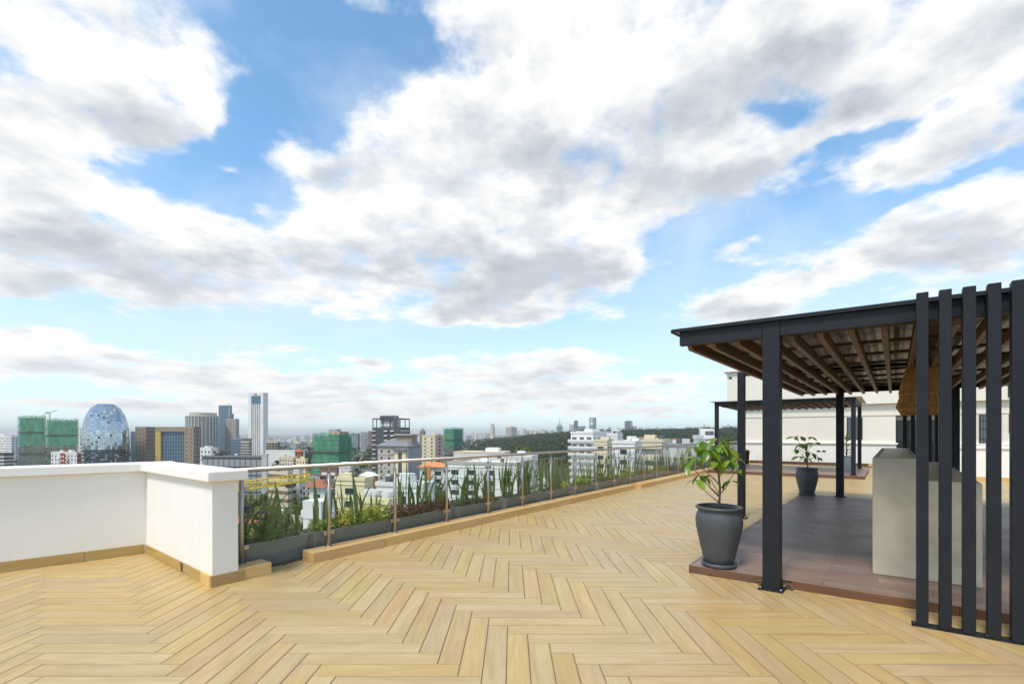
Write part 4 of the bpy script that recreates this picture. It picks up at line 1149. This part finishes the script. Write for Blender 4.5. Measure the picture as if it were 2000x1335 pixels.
b.body('b_glass_blue'); b.part('lower_shoulder', 'b_glass_blue', (-4.5, -.02, 1, b.W, b.zb, b.zt-18)); b.bands('b_greyblue', 4., .12, out=.2); b.part('edge_fin', 'b_pale', (-.5, .6, -.5, .6, b.zb, b.zt+3))
b = Bld('grid_tower', 'squat beige tower with a fine window grid below the slim glass tower', 440, 461, 467, 900, 818, -12)
b.body('b_beige'); b.grid('b_glass', 'front', 3.5, 2.6, .5, .5); b.grid('b_glass', 'side', 3.5, 2.6, .5, .5); b.roof('b_beige')

# ---- tall white blade tower
b = Bld('blade_tower', 'tall white blade-shaped tower with a fluted grey front and blue crown', 485, 514, 523.5, 720, 766, -14)
b.part('frame', 'b_white', (0, b.L*.16, 0, b.W, b.zb, b.zt), (b.L*.80, b.L, 0, b.W, b.zb, b.zt), (b.L*.161, b.L*.799, 0, b.W, b.zt-5, b.zt-.01))
b.part('crown_glass', 'b_glass_blue', (b.L*.165, b.L*.795, .6, b.W, b.zt-17.5, b.zt-5.01))
b.part('front_wall', 'b_grey', (b.L*.165, b.L*.795, .8, b.W, b.zb, b.zt-17.52))
m = MB()
for k in range(5):
    u = b.L*(.17+.62*k/5); b.bx(m, u, u+b.L*.055, .1, .8, b.zb, b.zt-18)
m.build('flutes', 'b_white', b.o, kind='stuff')
b.grid('b_dark', 'front', 3.6, 2.2, .5, .35, z1=b.zt-18, u0=b.L*.17, u1=b.L*.79, v=.8, proud=.05, skip=.2)
b.part('sign_panel', 'b_brown', (b.L*.42, b.L*.60, -.1, -.005, b.zt-4, b.zt-1.6))
b.part('side_face', 'b_white', (-.2, -.01, .5, b.W-.5, b.zb, b.zt-2))

# ---- named mid-distance blocks: (name, label, x0, xe, x1, D, ytop, yaw, wall, window style, roof)
def block(name, label, x0, xe, x1, D, ytop, yaw, wall, style='punch', win='b_glass', roofm=None, fh=3.2, bw=3.2, ww=.42, wh=.45, room=None, group=None, pitched=None, side=None, cat='building'):
    b = Bld(name, label, x0, xe, x1, D, ytop, yaw, group, cat=cat)
    b.body(wall)
    if side: b.part('side_face', side, (-.12, -.005, .0, b.W, b.zb, b.zt-.05))
    sd = hash(label) % 1000 if False else int(x0*7+D)
    zlo = max(b.zb+3, b.zt-45)
    if style == 'punch':
        b.grid(win, 'front', fh, bw, ww, wh, z0=zlo, seed=sd, skip=.05); b.grid(win, 'side', fh, bw, ww, wh, z0=zlo, seed=sd+1, skip=.05, v=-.13 if side else 0.)
    elif style == 'ribbon':
        b.bands(win, fh, .42, z0=zlo, z1=b.zt-1, out=.12, name='windows')
    elif style == 'balcony':
        b.grid(win, 'front', fh, bw, .62, .55, z0=zlo, seed=sd); b.grid(win, 'side', fh, bw, ww, wh, z0=zlo, seed=sd+1)
        b.bands(wall, fh, .22, z0=zlo-fh*.5, z1=b.zt-fh*.5, out=1.0, name='balconies')
    elif style == 'curtain':
        b.grid(win, 'front', fh, bw, .86, .82, z0=zlo, z1=b.zt-.8, seed=sd); b.grid(win, 'side', fh, bw, .86, .82, z0=zlo, z1=b.zt-.8, seed=sd+1)
    if pitched:
        h = pitched[1]; m = MB(); e = 1.0
        A = [b.P(b.L+e, -e, b.zt+.02), b.P(-e, -e, b.zt+.02), b.P(-e, b.W+e, b.zt+.02), b.P(b.L+e, b.W+e, b.zt+.02)]
        k = min(b.W, b.L)*.5; r0, r1 = b.P(max(b.L-k, b.L*.55), b.W/2, b.zt+h), b.P(min(k, b.L*.45), b.W/2, b.zt+h)
        for f in ((A[0], A[1], r1, r0), (A[1], A[2], r1), (A[2], A[3], r0, r1), (A[3], A[0], r0), (A[3], A[2], A[1], A[0])): m.poly(f)
        m.build('roof', pitched[0], b.o)
    else: b.roof(roofm or wall, .9)
    if room: b.plant_room(*room)
    if D < 460 and x1-x0 > 14:
        rr = random.Random(int(x0*13+D)); zr = b.zt+.02
        if not pitched:
            for _ in range(rr.randint(2, 4)):
                u, v = rr.uniform(.12, .85)*b.L, rr.uniform(.2, .8)*b.W; m = MB(); c = b.P(u, v, zr); r = rr.uniform(.6, 1.0)
                if rr.random() < .6: m.tube(c, c+Vector((0, 0, rr.uniform(1.4, 2.2))), r, r, 10); m.build('water_tank', rr.choice(('b_dark', 'b_pale', 'b_greyblue')), b.o)
                else: b.bx(m, u-1.6, u+1.6, v-1.3, v+1.3, zr, zr+rr.uniform(1.6, 2.6)); m.build('roof_hut', wall, b.o)
        if style == 'punch':
            m = MB(); n = max(1, int((b.zt-1-zlo)/fh)); h = (b.zt-1-zlo)/n
            for i in range(n+1): b.bx(m, -.16, b.L+.16, -.16, b.W+.1, zlo+h*i-.09, zlo+h*i+.09)
            m.build('string_courses', wall, b.o, kind='stuff')
            m = MB()
            for _ in range(int(b.L*.5)):
                u = rr.uniform(.05, .93)*b.L; z = zlo+h*rr.randint(0, n-1)+.4; b.bx(m, u, u+.8, -.5, -.01, z, z+.55)
            m.build('air_conditioners', 'b_pale', b.o, kind='stuff')
    return b
block('apartment_block', 'white apartment block at the far edge beside the netted towers', -40, 22, 36, 620, 852, -20, 'b_white', 'punch', room=('b_white', .3, .5, 3))
block('parking_block', 'dark low block with pale floor bands in front of the white apartments', -60, 8, 27, 430, 886, -10, 'b_dark', 'ribbon', 'b_pale')
blk = block('apartment_block', 'small white and red striped block below the netted tower', 100, 150, 159, 380, 884, -12, 'b_white', 'punch', side='b_red', room=('b_red', .35, .6, 2.2), ww=.3)
f = Bld('tmp', 'x', 117, 126, 127, 379, 885, 0); bpy.data.objects.remove(f.o); f.o = blk.o
f.part('stair_bay', 'b_red', (0, f.L, 0, f.W, f.zb, f.zt)); f.grid('b_white', 'front', 3.2, 1.8, .5, .4)
block('slab_block', 'white slab block half hidden behind the netted tower and dome', 148, 160, 164, 640, 835, 0, 'b_white', 'punch', ww=.35)
block('apartment_block', 'little white block with dark square windows right of the brown office block', 391, 412, 425, 400, 876, -30, 'b_white', 'punch', bw=4.5)
block('office_block', 'blue-grey office block at the foot of the blade tower', 452, 472, 492, 600, 857, -35, 'b_greyblue', 'curtain', 'b_glass_blue', side='b_beige')
block('office_block', 'pale banded office block beside the foot of the blade tower', 470, 486, 492, 560, 862, -30, 'b_beige', 'ribbon', 'b_glass')
block('office_block', 'cream arcaded block right of the blade tower', 520, 541, 547, 640, 863, -15, 'b_cream', 'curtain', 'b_glass', bw=4.2, room=('b_pink', .5, .95, 3))
block('hall', 'long dark grey louvred hall behind the parapet coping', 395, 512, 523, 260, 893, -6, 'b_dark', 'curtain', 'b_grey', fh=4.2, bw=3.2, roofm='b_roof')
block('stair_tower', 'pale slim stair tower at the end of the dark louvred hall', 511, 521, 524, 255, 889, 0, 'b_pale', 'none')
block('apartment_block', 'cream walk-up flats with brown striped balconies above the handrail', 546, 572, 580, 420, 894, -25, 'b_cream', 'punch')
block('apartment_block', 'cream flats with a stepped roof beside the broad netted block', 578, 596, 601, 400, 897, -25, 'b_lightyellow', 'punch', room=('b_cream', .2, .6, 2.5))
block('warehouse', 'long low white roofed warehouse below the blade tower', 518, 590, 596, 560, 880, -10, 'b_white', 'none', roofm='b_white')
block('house', 'red brick house among the trees by the warehouse', 576, 588, 592, 520, 882, -20, 'b_terracotta', 'punch', pitched=('b_terracotta', 3))
block('apartment_block', 'cream and brown striped flats seen under the handrail', 524, 562, 572, 205, 918, -28, 'b_cream', 'ribbon', 'b_brown')
block('apartment_block', 'white block with a blue panel beneath the handrail', 566, 584, 592, 215, 920, -20, 'b_white', 'punch')
block('apartment_block', 'brown and white flats at the foot of the broad netted block', 625, 658, 664, 215, 915, -14, 'b_brown', 'balcony', 'b_white')
block('apartment_block', 'white wing of the brown and white flats', 662, 684, 688, 212, 913, -10, 'b_white', 'punch')
block('house', 'red roofed house behind the yellow crane', 604, 634, 646, 130, 952, -20, 'b_white', 'punch', pitched=('b_terracotta', 2.2))
block('apartment_block', 'big pale yellow block close below the railing', 655, 712, 728, 115, 939, -18, 'b_lightyellow', 'punch', bw=5, ww=.3, roofm='b_lightyellow')
block('rooftop_house', 'orange sided rooftop house with a white eave', 709, 726, 735, 150, 929, -40, 'b_orange', 'none', pitched=('b_white', 1.2), side='b_orange')
block('grey_tower', 'cluster tower of grey high-rise flats behind the dark balcony tower', 690, 699, 703, 1100, 846, -20, 'b_greyblue', 'punch')
block('grey_tower', 'second grey high-rise of the cluster with a paler side', 704, 714, 718, 1150, 844, -20, 'b_grey', 'punch', side='b_pale')
block('grey_tower', 'brownish grey high-rise nearest the dark balcony tower', 719, 727, 732, 1080, 842, -20, 'b_brown', 'punch')
# dark balcony tower with open roof frame
b = Bld('balcony_tower', 'dark grey apartment tower with white balconies and an open roof frame', 727, 782, 801, 350, 834, -16)
b.body('b_dark'); L = b.L
b.grid('b_white', 'front', 3.4, L/6, .55, .22, z0=b.zt-40, u0=L*.16, u1=L*.62, proud=.9, name='balconies'); b.grid('b_glass', 'front', 3.4, L/8, .7, .4, z0=b.zt-38.6, u0=L*.16, u1=L*.62, proud=.2)
b.grid('b_white', 'front', 3.4, L/8, .8, .18, z0=b.zt-40, u0=L*.86, u1=L, proud=.7, name='balconies'); b.grid('b_beige', 'side', 3.4, 3., .7, .5, z0=b.zt-40, name='balconies', proud=.4)
m = MB(); h = 6.2
for u in (.2, L*.16, L*.36, L*.62, L*.84, L-.6): b.bx(m, u, u+.5, .1, .6, b.zt-.01, b.zt+h); b.bx(m, u, u+.5, b.W-.7, b.W-.2, b.zt-.01, b.zt+h)
b.bx(m, 0, L, 0, .8, b.zt+h+.01, b.zt+h+.8); b.bx(m, 0, L, b.W-.9, b.W-.1, b.zt+h+.01, b.zt+h+.8); b.bx(m, 0, .8, .81, b.W-.91, b.zt+h+.01, b.zt+h+.8); b.bx(m, L-.8, L, .81, b.W-.91, b.zt+h+.01, b.zt+h+.8)
m.build('roof_frame', 'b_dark', b.o)
b.part('penthouse', 'b_grey', (L*.30, L*.74, 1.2, b.W*.7, b.zt+.01, b.zt+h+3)); b.part('penthouse_band', 'b_white', (L*.32, L*.50, .9, 1.19, b.zt+1, b.zt+2.3), (L*.52, L*.70, .9, 1.19, b.zt+1, b.zt+2.3))
rg = random.Random(3); m = MB(); u = L*.28
while u < L*.74: w = rg.uniform(.45, .9); b.bx(m, u, u+w, .4, .7, b.zt+h+.9, b.zt+h+rg.uniform(2.0, 2.9)); u += w+.25
m.build('sign_lettering', 'b_dark', b.o, kind='stuff')
# beige tower with grey pitched roofs in front of it
b = block('apartment_tower', 'beige apartment tower with grey pitched roofs and yellow stair bay', 738, 797, 822, 235, 871, -24, 'b_beige', 'punch', bw=4.4, ww=.24, wh=.34, pitched=('b_roof', 4.0))
b.part('yellow_bay', 'b_lightyellow', (b.L*.06, b.L*.42, -.5, -.13, b.zb, b.zt-2.6)); b.part('bay_eave', 'b_roof', (b.L*.02, b.L*.46, -1.6, -.14, b.zt-2.2, b.zt-1.6))
b.part('dark_slot', 'b_dark', (b.L*.18, b.L*.30, -.6, -.505, b.zt-16, b.zt-3.2)); b.part('roof_house', 'b_tan', (b.L*.02, b.L*.5, b.W*.3, b.W*.75, b.zt+.03, b.zt+5.6)); b.part('roof_slab', 'b_beige', (-.5, b.L*.56, b.W*.2, b.W*.85, b.zt+5.61, b.zt+6.3))
b.part('side_face', 'b_grey', (-.16, -.01, 0, b.W, b.zb, b.zt-.2))
block('pink_block', 'cream and pink slab block left of the small green netted tower', 824, 850, 866, 430, 851, -35, 'b_cream', 'punch', bw=6, ww=.2, side='b_pink', room=('b_pink', .0, .3, 2))
blk = block('apartment_block', 'white flats with an orange stair bay and red roof behind the planters', 820, 868, 878, 200, 912, -14, 'b_white', 'punch', bw=4, ww=.5, wh=.5, pitched=('b_orange', 2.0))
f = Bld('tmp', 'x', 833, 841, 842, 197, 909, 0); bpy.data.objects.remove(f.o); f.o = blk.o; f.part('stair_bay', 'b_orange', (0, f.L, 0, f.W, f.zb, f.zt))
block('roof_block', 'pale flat-roofed terrace block stretching behind the planters', 872, 1010, 1042, 150, 908, -16, 'b_white', 'punch', roofm='b_beige', bw=6)
block('roof_block', 'long white roof with dark windows below the wooded ridge', 886, 985, 996, 260, 885, -10, 'b_white', 'punch', bw=5, ww=.4, roofm='b_cream', room=('b_white', .15, .4, 3))
block('apartment_block', 'white flats left of the white balcony tower', 985, 1038, 1050, 190, 893, -18, 'b_white', 'punch', roofm='b_white', bw=4)
block('pale_block', 'close white building roof beneath the snake plants', 735, 825, 850, 95, 952, -20, 'b_white', 'punch', bw=6, ww=.3)
block('pale_block', 'close white wall below the irises', 592, 640, 652, 62, 1012, -22, 'b_white', 'none', roofm='b_white')
block('pale_block', 'close yellow wall with small windows below the yellow-green shrubs', 690, 760, 778, 70, 985, -25, 'b_lightyellow', 'punch', bw=4)
# white balcony tower
b = block('balcony_tower', 'white apartment tower ringed with balconies in front of the wooded ridge', 1115, 1158, 1213, 205, 846, -38, 'b_white', 'balcony', 'b_dark', fh=3.0, bw=3.4)
b.part('crown', 'b_white', (b.L*.1, b.L*.9, b.W*.1, b.W*.7, b.zt+.01, b.zt+1.1)); b.part('upper_crown', 'b_white', (b.L*.25, b.L*.6, b.W*.15, b.W*.4, b.zt+1.11, b.zt+2.1))
b.part('balustrades', 'b_pale', *[(-1.05, b.L+1.05, -1.05, -.98, b.zt-1.2-3.0*k, b.zt-.3-3.0*k) for k in range(1, 9)])
block('apartment_block', 'cream wing adjoining the white balcony tower', 1160, 1186, 1196, 175, 862, -25, 'b_cream', 'punch', bw=3)
block('apartment_block', 'tall narrow white block right of the white balcony tower', 1186, 1206, 1216, 190, 850, -25, 'b_white', 'punch', bw=5)
block('apartment_block', 'white block behind the far planters with a dark stair slot', 1196, 1240, 1256, 150, 866, -22, 'b_white', 'punch', bw=5, ww=.3)
block('apartment_block', 'cream flat-roofed block behind the far railing', 1254, 1293, 1309, 135, 863, -28, 'b_cream', 'ribbon', 'b_dark', room=('b_cream', .3, .9, 1.2))
block('green_block', 'grey-green sheet-clad building behind the far railing', 1306, 1368, 1380, 120, 872, -12, 'b_pale', 'none', roofm='b_grey')
block('pale_block', 'white box building at the far end of the railing', 1376, 1402, 1416, 105, 857, -14, 'b_white', 'none', roofm='b_white')
for i, (x0, xe, x1, D, yt, w) in enumerate(((1222, 1236, 1242, 480, 858, 'b_pink'), (1244, 1256, 1262, 500, 856, 'b_cream'), (1266, 1278, 1284, 470, 857, 'b_pink'), (1308, 1320, 1326, 420, 860, 'b_cream'), (1322, 1332, 1336, 430, 863, 'b_orange'))):
    block('hillside_house', 'small warm-coloured flat at the foot of the wooded ridge', x0, xe, x1, D, yt, -25, w, 'punch', pitched=('b_terracotta', 2.0), group='warm flats below the ridge')
# ---- skyline towers on and behind the ridge
def sky_tower(label, x0, xe, x1, D, ytop, mat, style='punch', **k): return block('skyline_tower', label, x0, xe, x1, D, ytop, -25, mat, style, fh=5, bw=6, **k)
sky_tower('brown pointed skyline tower behind the cream and pink block', 820, 827, 831, 2000, 842, 'b_brown', pitched=('b_brown', 14))
sky_tower('slender cream skyline tower with a stepped top above the ridge', 957, 963, 966.5, 2400, 832, 'b_cream', room=('b_pink', .2, .8, 14))
sky_tower('twin pale skyline tower above the ridge', 988, 999, 1010, 2300, 834, 'b_beige', side='b_pale', room=('b_beige', .3, .8, 5))
b = sky_tower('blue skyline tower crowned with a spire', 1087, 1095, 1098.5, 2500, 832, 'b_glass_blue', 'ribbon', win='b_greyblue', room=('b_pale', .1, .9, 16))
m = MB(); c = b.P(b.L*.5, b.W*.5, b.zt+16); m.tube(c, c+Vector((0, 0, 38)), 2.2, .4, 6); m.build('spire', 'b_pale', b.o)
sky_tower('pale low skyline tower beside the blue spired tower', 1112, 1120, 1122, 2500, 829, 'b_pale')
sky_tower('glass skyline tower with dark panes beside the blue spired tower', 1121, 1127, 1129, 2450, 821, 'b_greyblue', 'curtain')
sky_tower('grey low skyline block right of the glass skyline tower', 1129, 1139, 1143.5, 2400, 832, 'b_grey', 'ribbon')
b = Bld('skyline_tower', 'grey skyline tower with round white ornaments rising behind the white balcony tower', 1151, 1161, 1164.5, 2300, 815, -18); b.body('b_greyblue')
m = MB()
for zz, rr in ((12, 6), (30, 8)):
    c = b.P(b.L*.55, -.6, b.zt-zz); m.tube(c, c-b.e2*1.2, rr, rr, 18)
m.build('ornament', 'b_white', b.o)
sky_tower('grey-green skyline tower with white top on the ridge', 1220, 1231, 1235.5, 2300, 822, 'b_greyblue', 'curtain', room=('b_pale', .1, .9, 4))
sky_tower('stepped annex of the grey-green skyline tower', 1233, 1241, 1244, 2350, 832, 'b_pale')
sky_tower('flat white skyline block on the ridge', 1291, 1302, 1306, 2100, 836, 'b_white')
sky_tower('long pale skyline block on the ridge near the pergola', 1367, 1384, 1389, 2300, 833, 'b_pale')
rg = random.Random(31)
for i in range(14):
    x = 1012+i*5.6+rg.uniform(-2, 2); w = rg.uniform(4, 8)
    block('skyline_block', 'tiny pale block on the skyline left of the blue spired tower', x, x+w*.7, x+w, 2500+rg.uniform(-100, 200), rg.uniform(836, 843), -25, rg.choice(('b_pale', 'b_cream', 'b_beige', 'b_grey')), 'none', group='tiny pale skyline blocks')
for i in range(10):
    x = 905+i*5.+rg.uniform(-2, 2); w = rg.uniform(3, 7)
    block('skyline_block', 'tiny hazy block on the skyline right of the small green netted tower', x, x+w*.7, x+w, 2700+rg.uniform(-100, 200), rg.uniform(843, 847), -25, rg.choice(('b_pale', 'b_cream', 'b_grey')), 'none', group='tiny hazy skyline blocks')
# ---- yellow lattice crane jib close below
cr = thing('yellow_crane', 'bright yellow lattice crane jib lying above the trees behind the irises', 'crane', tuple(px(530, 950, 75)))
A, Bp = px(400, 966, 70), px(606, 937, 84); ax = (Bp-A); nrm = Vector((0, 0, 1)); sd_ = ax.cross(nrm).normalized()
for k, (dz, ds) in enumerate(((0, -.7), (0, .7), (1.3, 0))):
    m = MB(); m.tube(A+nrm*dz+sd_*ds, Bp+nrm*dz+sd_*ds, .10, n=6); m.build('chord', 'b_yellow', cr)
m = MB(); n = 22
for k in range(n):
    p, q = A+ax*(k/n), A+ax*((k+.5)/n); r = A+ax*((k+1)/n)
    for ds in (-.7, .7): m.tube(p+sd_*ds, q+nrm*1.3, .05, n=4); m.tube(q+nrm*1.3, r+sd_*ds, .05, n=4)
    m.tube(p-sd_*.7, p+sd_*.7, .05, n=4)
m.build('lattice', 'b_yellow', cr, kind='stuff')
m = MB(); q = A+ax*.78; m.box((q.x, q.y, q.z-.5), (1.2, .8, .7)); m.build('winch', 'b_dark', cr)
m = MB(); q = A+ax*.16; m.box((q.x, q.y, (q.z+GZ)/2), (1.6, 1.6, q.z-GZ)); m.build('mast', 'b_yellow', cr)

# ---- ordinary low-rise town between the named blocks
rg = random.Random(77); walls = ['b_white', 'b_white', 'b_cream', 'b_pale', 'b_beige', 'b_grey', 'b_pink', 'b_lightyellow']
LOW = {'b_white': 'white', 'b_cream': 'cream', 'b_pale': 'pale grey', 'b_beige': 'beige', 'b_grey': 'grey', 'b_pink': 'pinkish', 'b_lightyellow': 'pale yellow'}
n = 0; taken = []
while n < 120:
    x = rg.uniform(-120, 1130) if n < 95 else rg.uniform(1130, 1420); D = rg.choice((rg.uniform(130, 330), rg.uniform(330, 900), rg.uniform(900, 1900)))
    if x > 900 and D > 420: continue
    w = rg.uniform(9, 22); wp = w/D*F_PX; X, Y = (x-1000)/F_PX*D, D
    if any(abs(X-a)+abs(Y-b) < (w+c)*.75 for a, b, c in taken): continue
    taken.append((X, Y, w)); h = rg.uniform(6, 15) if D < 900 else rg.uniform(8, 26)
    mat = rg.choice(walls); zg = hill(X, Y); D2 = D
    yt = HZ-(zg+h-CAM_H)/D*F_PX
    band = 'near' if D < 330 else ('middle' if D < 900 else 'far')
    txt = {'near': 'small %s house near the ', 'middle': '%s house in the low town near the ', 'far': 'tiny %s hazy house far out towards the '}[band] % LOW[mat]+near_name(X, Y)
    p = ('b_terracotta', 2.4) if rg.random() < .25 else (('b_roof', 2.2) if rg.random() < .15 else None)
    block('house', txt, x-wp*.6, x+wp*.2, x+wp*.45, D, yt, rg.uniform(-40, 0), mat, 'punch' if D < 900 else 'none', pitched=p, bw=3.4, group='town houses: '+txt); n += 1
# very far town: nobody could count it
m = MB(); rg = random.Random(5)
for _ in range(1500):
    D = rg.uniform(1900, 7500); x = rg.uniform(-200, 960); X = (x-1000)/F_PX*D; w = rg.uniform(12, 40); h = rg.choice((rg.uniform(6, 18), rg.uniform(6, 18), rg.uniform(18, 38)))
    m.box((X, D, GZ+h/2), (w, w*.8, h), rg.uniform(0, 1.5))
m.build('distant_town', 'b_pale', kind='stuff').update() if False else tag(m.build('distant_town', 'b_pale', kind='stuff'), 'hazy far-off low town stretching to the horizon', 'town')

# ---- trees
def tree_meshes(seed, mat, n=210, r=4.2, h=9.):
    rg = random.Random(seed); m = MB()
    cl = [(Vector((rg.uniform(-.6, .6)*r, rg.uniform(-.6, .6)*r, h*rg.uniform(.5, .92))), r*rg.uniform(.32, .55)) for _ in range(9)]
    for c, cr_ in cl:
        for _ in range(n//9):
            d = Vector((rg.gauss(0, 1), rg.gauss(0, 1), rg.gauss(0, 1))).normalized(); p = c+d*cr_*rg.uniform(.6, 1.05)
            nr = (d+Vector((rg.uniform(-.6, .6), rg.uniform(-.6, .6), rg.uniform(-.2, .8)))).normalized(); u = nr.orthogonal().normalized(); u = Quaternion(nr, rg.uniform(0, 6)) @ u; v = nr.cross(u); s = rg.uniform(.45, 1.0)
            m.poly([p-u*s, p-v*s*.7, p+u*s, p+v*s*.7])
    crown = m.mesh('crown', mat); t = MB()
    t.tube((0, 0, -1.5), (0, 0, h*.5), .38, .24, 7); 
    for c, cr_ in cl[:6]: t.tube((0, 0, h*rg.uniform(.3, .48)), c, .16, .05, 5)
    return crown, t.mesh('trunk', 'bark')
KINDS = [tree_meshes(1, 'tree_leaf'), tree_meshes(2, 'tree_leaf', 240, 5., 10), tree_meshes(3, 'tree_leaf_warm'), tree_meshes(4, 'tree_leaf', 180, 3.2, 12)]
TL = ['round dark green tree', 'broad dark green tree', 'olive green tree', 'tall narrow dark tree']
def tree(x, D, k, s, label=None, group=None, dz=0):
    X = (x-1000)/F_PX*D; z = hill(X, D)+dz
    o = bpy.data.objects.new('tree', None); COL.objects.link(o); o.location = (X, D, z); o.rotation_euler = (0, 0, random.uniform(0, 6.28)); o.scale = (s, s, s)
    lab = (label or TL[k])+' near the '+near_name(X, D)
    tag(o, lab, 'tree', 'trees: '+lab)
    link('crown', KINDS[k][0], o); link('trunk', KINDS[k][1], o)
rg = random.Random(9); n = 0
while n < 210:
    x = rg.uniform(-80, 1130); D = rg.choice((rg.uniform(90, 260), rg.uniform(260, 700), rg.uniform(600, 1100)))
    if x > 900 and D > 420: continue
    X = (x-1000)/F_PX*D
    if any(abs(X-a)+abs(D-b) < c*.7 for a, b, c in taken): continue
    tree(x, D, rg.choice((0, 0, 1, 1, 2, 3)), rg.uniform(.8, 1.5)); n += 1
rg2 = random.Random(41)
for i in range(34):
    x = 440+i*6.2+rg2.uniform(-8, 8); D = rg2.uniform(135, 235)
    tree(x, D, (2, 1, 2, 0, 2)[i % 5], rg2.uniform(1.1, 1.7), ('olive', 'broad green', 'olive', 'round green', 'olive')[i % 5]+' courtyard tree', 'courtyard trees')
for i in range(40):
    x = 535+rg2.uniform(0, 90)+(280 if i % 4 == 0 else 0); D = rg2.uniform(430, 800)
    tree(x, D, (1, 0, 3)[i % 3], rg2.uniform(1.3, 2.0), ('broad', 'round', 'narrow')[i % 3]+' dark green belt tree', 'green belt trees')
for (x, D, k, s) in ((855, 190, 1, 2.2), (845, 230, 2, 2.4), (868, 215, 0, 2.2), (1022, 420, 2, 2.6)):
    tree(x, D, k, s, 'large leafy tree', 'large trees between blocks')
# ---- the wooded ridge
rg = np.random.default_rng(4); V = []; n = 0
fm = MB()
pyr = random.Random(12)
while n < 5200:
    D = 430*(2600/430)**pyr.random(); x = pyr.uniform(880, 1480); X = (x-1000)/F_PX*D
    if pyr.random() > sig((X/D+.06)/.03): continue
    if D < 520 and x > 1200: continue
    z = hill(X, D); h = pyr.uniform(7, 13)*(1.5 if pyr.random() < .06 else 1); r = pyr.uniform(3.5, 6.5); n += 1
    q = 26 if D < 1100 else 14
    for _ in range(q):
        d = Vector((pyr.gauss(0, 1), pyr.gauss(0, 1), pyr.gauss(0, 1))).normalized()
        p = Vector((X, D, z+h*.62))+Vector((d.x*r, d.y*r, d.z*h*.40))*pyr.uniform(.55, 1.05)
        nr = (d+Vector((pyr.uniform(-.5, .5), pyr.uniform(-.8, .2), pyr.uniform(0, .7)))).normalized(); u = nr.orthogonal().normalized(); u = Quaternion(nr, pyr.uniform(0, 6)) @ u; v = nr.cross(u); s = pyr.uniform(1.0, 2.3)*(1 if D < 1100 else 1.4)
        fm.poly([p-u*s, p-v*s*.75, p+u*s, p+v*s*.75])
tag(fm.build('forest', 'forest_leaf', kind='stuff'), 'dark green wooded ridge below the skyline towers', 'forest')
# ---- hedge of far trees in the flat town
fm = MB()
for _ in range(1500):
    D = 900*(6000/900)**pyr.random(); x = pyr.uniform(-150, 905); X = (x-1000)/F_PX*D; h = pyr.uniform(6, 11)
    for _ in range(9):
        d = Vector((pyr.gauss(0, 1), pyr.gauss(0, 1), pyr.gauss(0, 1))).normalized(); p = Vector((X, D, GZ+h*.6))+Vector((d.x*6, d.y*6, d.z*h*.4))
        u = d.orthogonal().normalized(); v = d.cross(u); s = pyr.uniform(1.5, 3.2); fm.poly([p-u*s, p-v*s, p+u*s, p+v*s])
tag(fm.build('distant_trees', 'forest_leaf', kind='stuff'), 'distant tree cover scattered through the hazy town', 'trees')

settle()

# ---- haze over the town
hz = MB(); hz.box((0, 9000, 55), (49000, 25500, 2*(55-GZ)+2.5))
zb = 55-(2*(55-GZ)+40)/2
hm = bpy.data.materials.new('haze'); hm.use_nodes = True; nt = hm.node_tree; nt.nodes.clear()
pv = nt.nodes.new('ShaderNodeVolumePrincipled'); pv.inputs['Color'].default_value = (.97, .985, 1, 1); pv.inputs['Density'].default_value = .00011; pv.inputs['Anisotropy'].default_value = .2
ou = nt.nodes.new('ShaderNodeOutputMaterial'); nt.links.new(pv.outputs[0], ou.inputs['Volume']); M['haze'] = hm
tag(hz.build('haze', 'haze', kind='stuff'), 'pale haze hanging over the far town', 'haze')
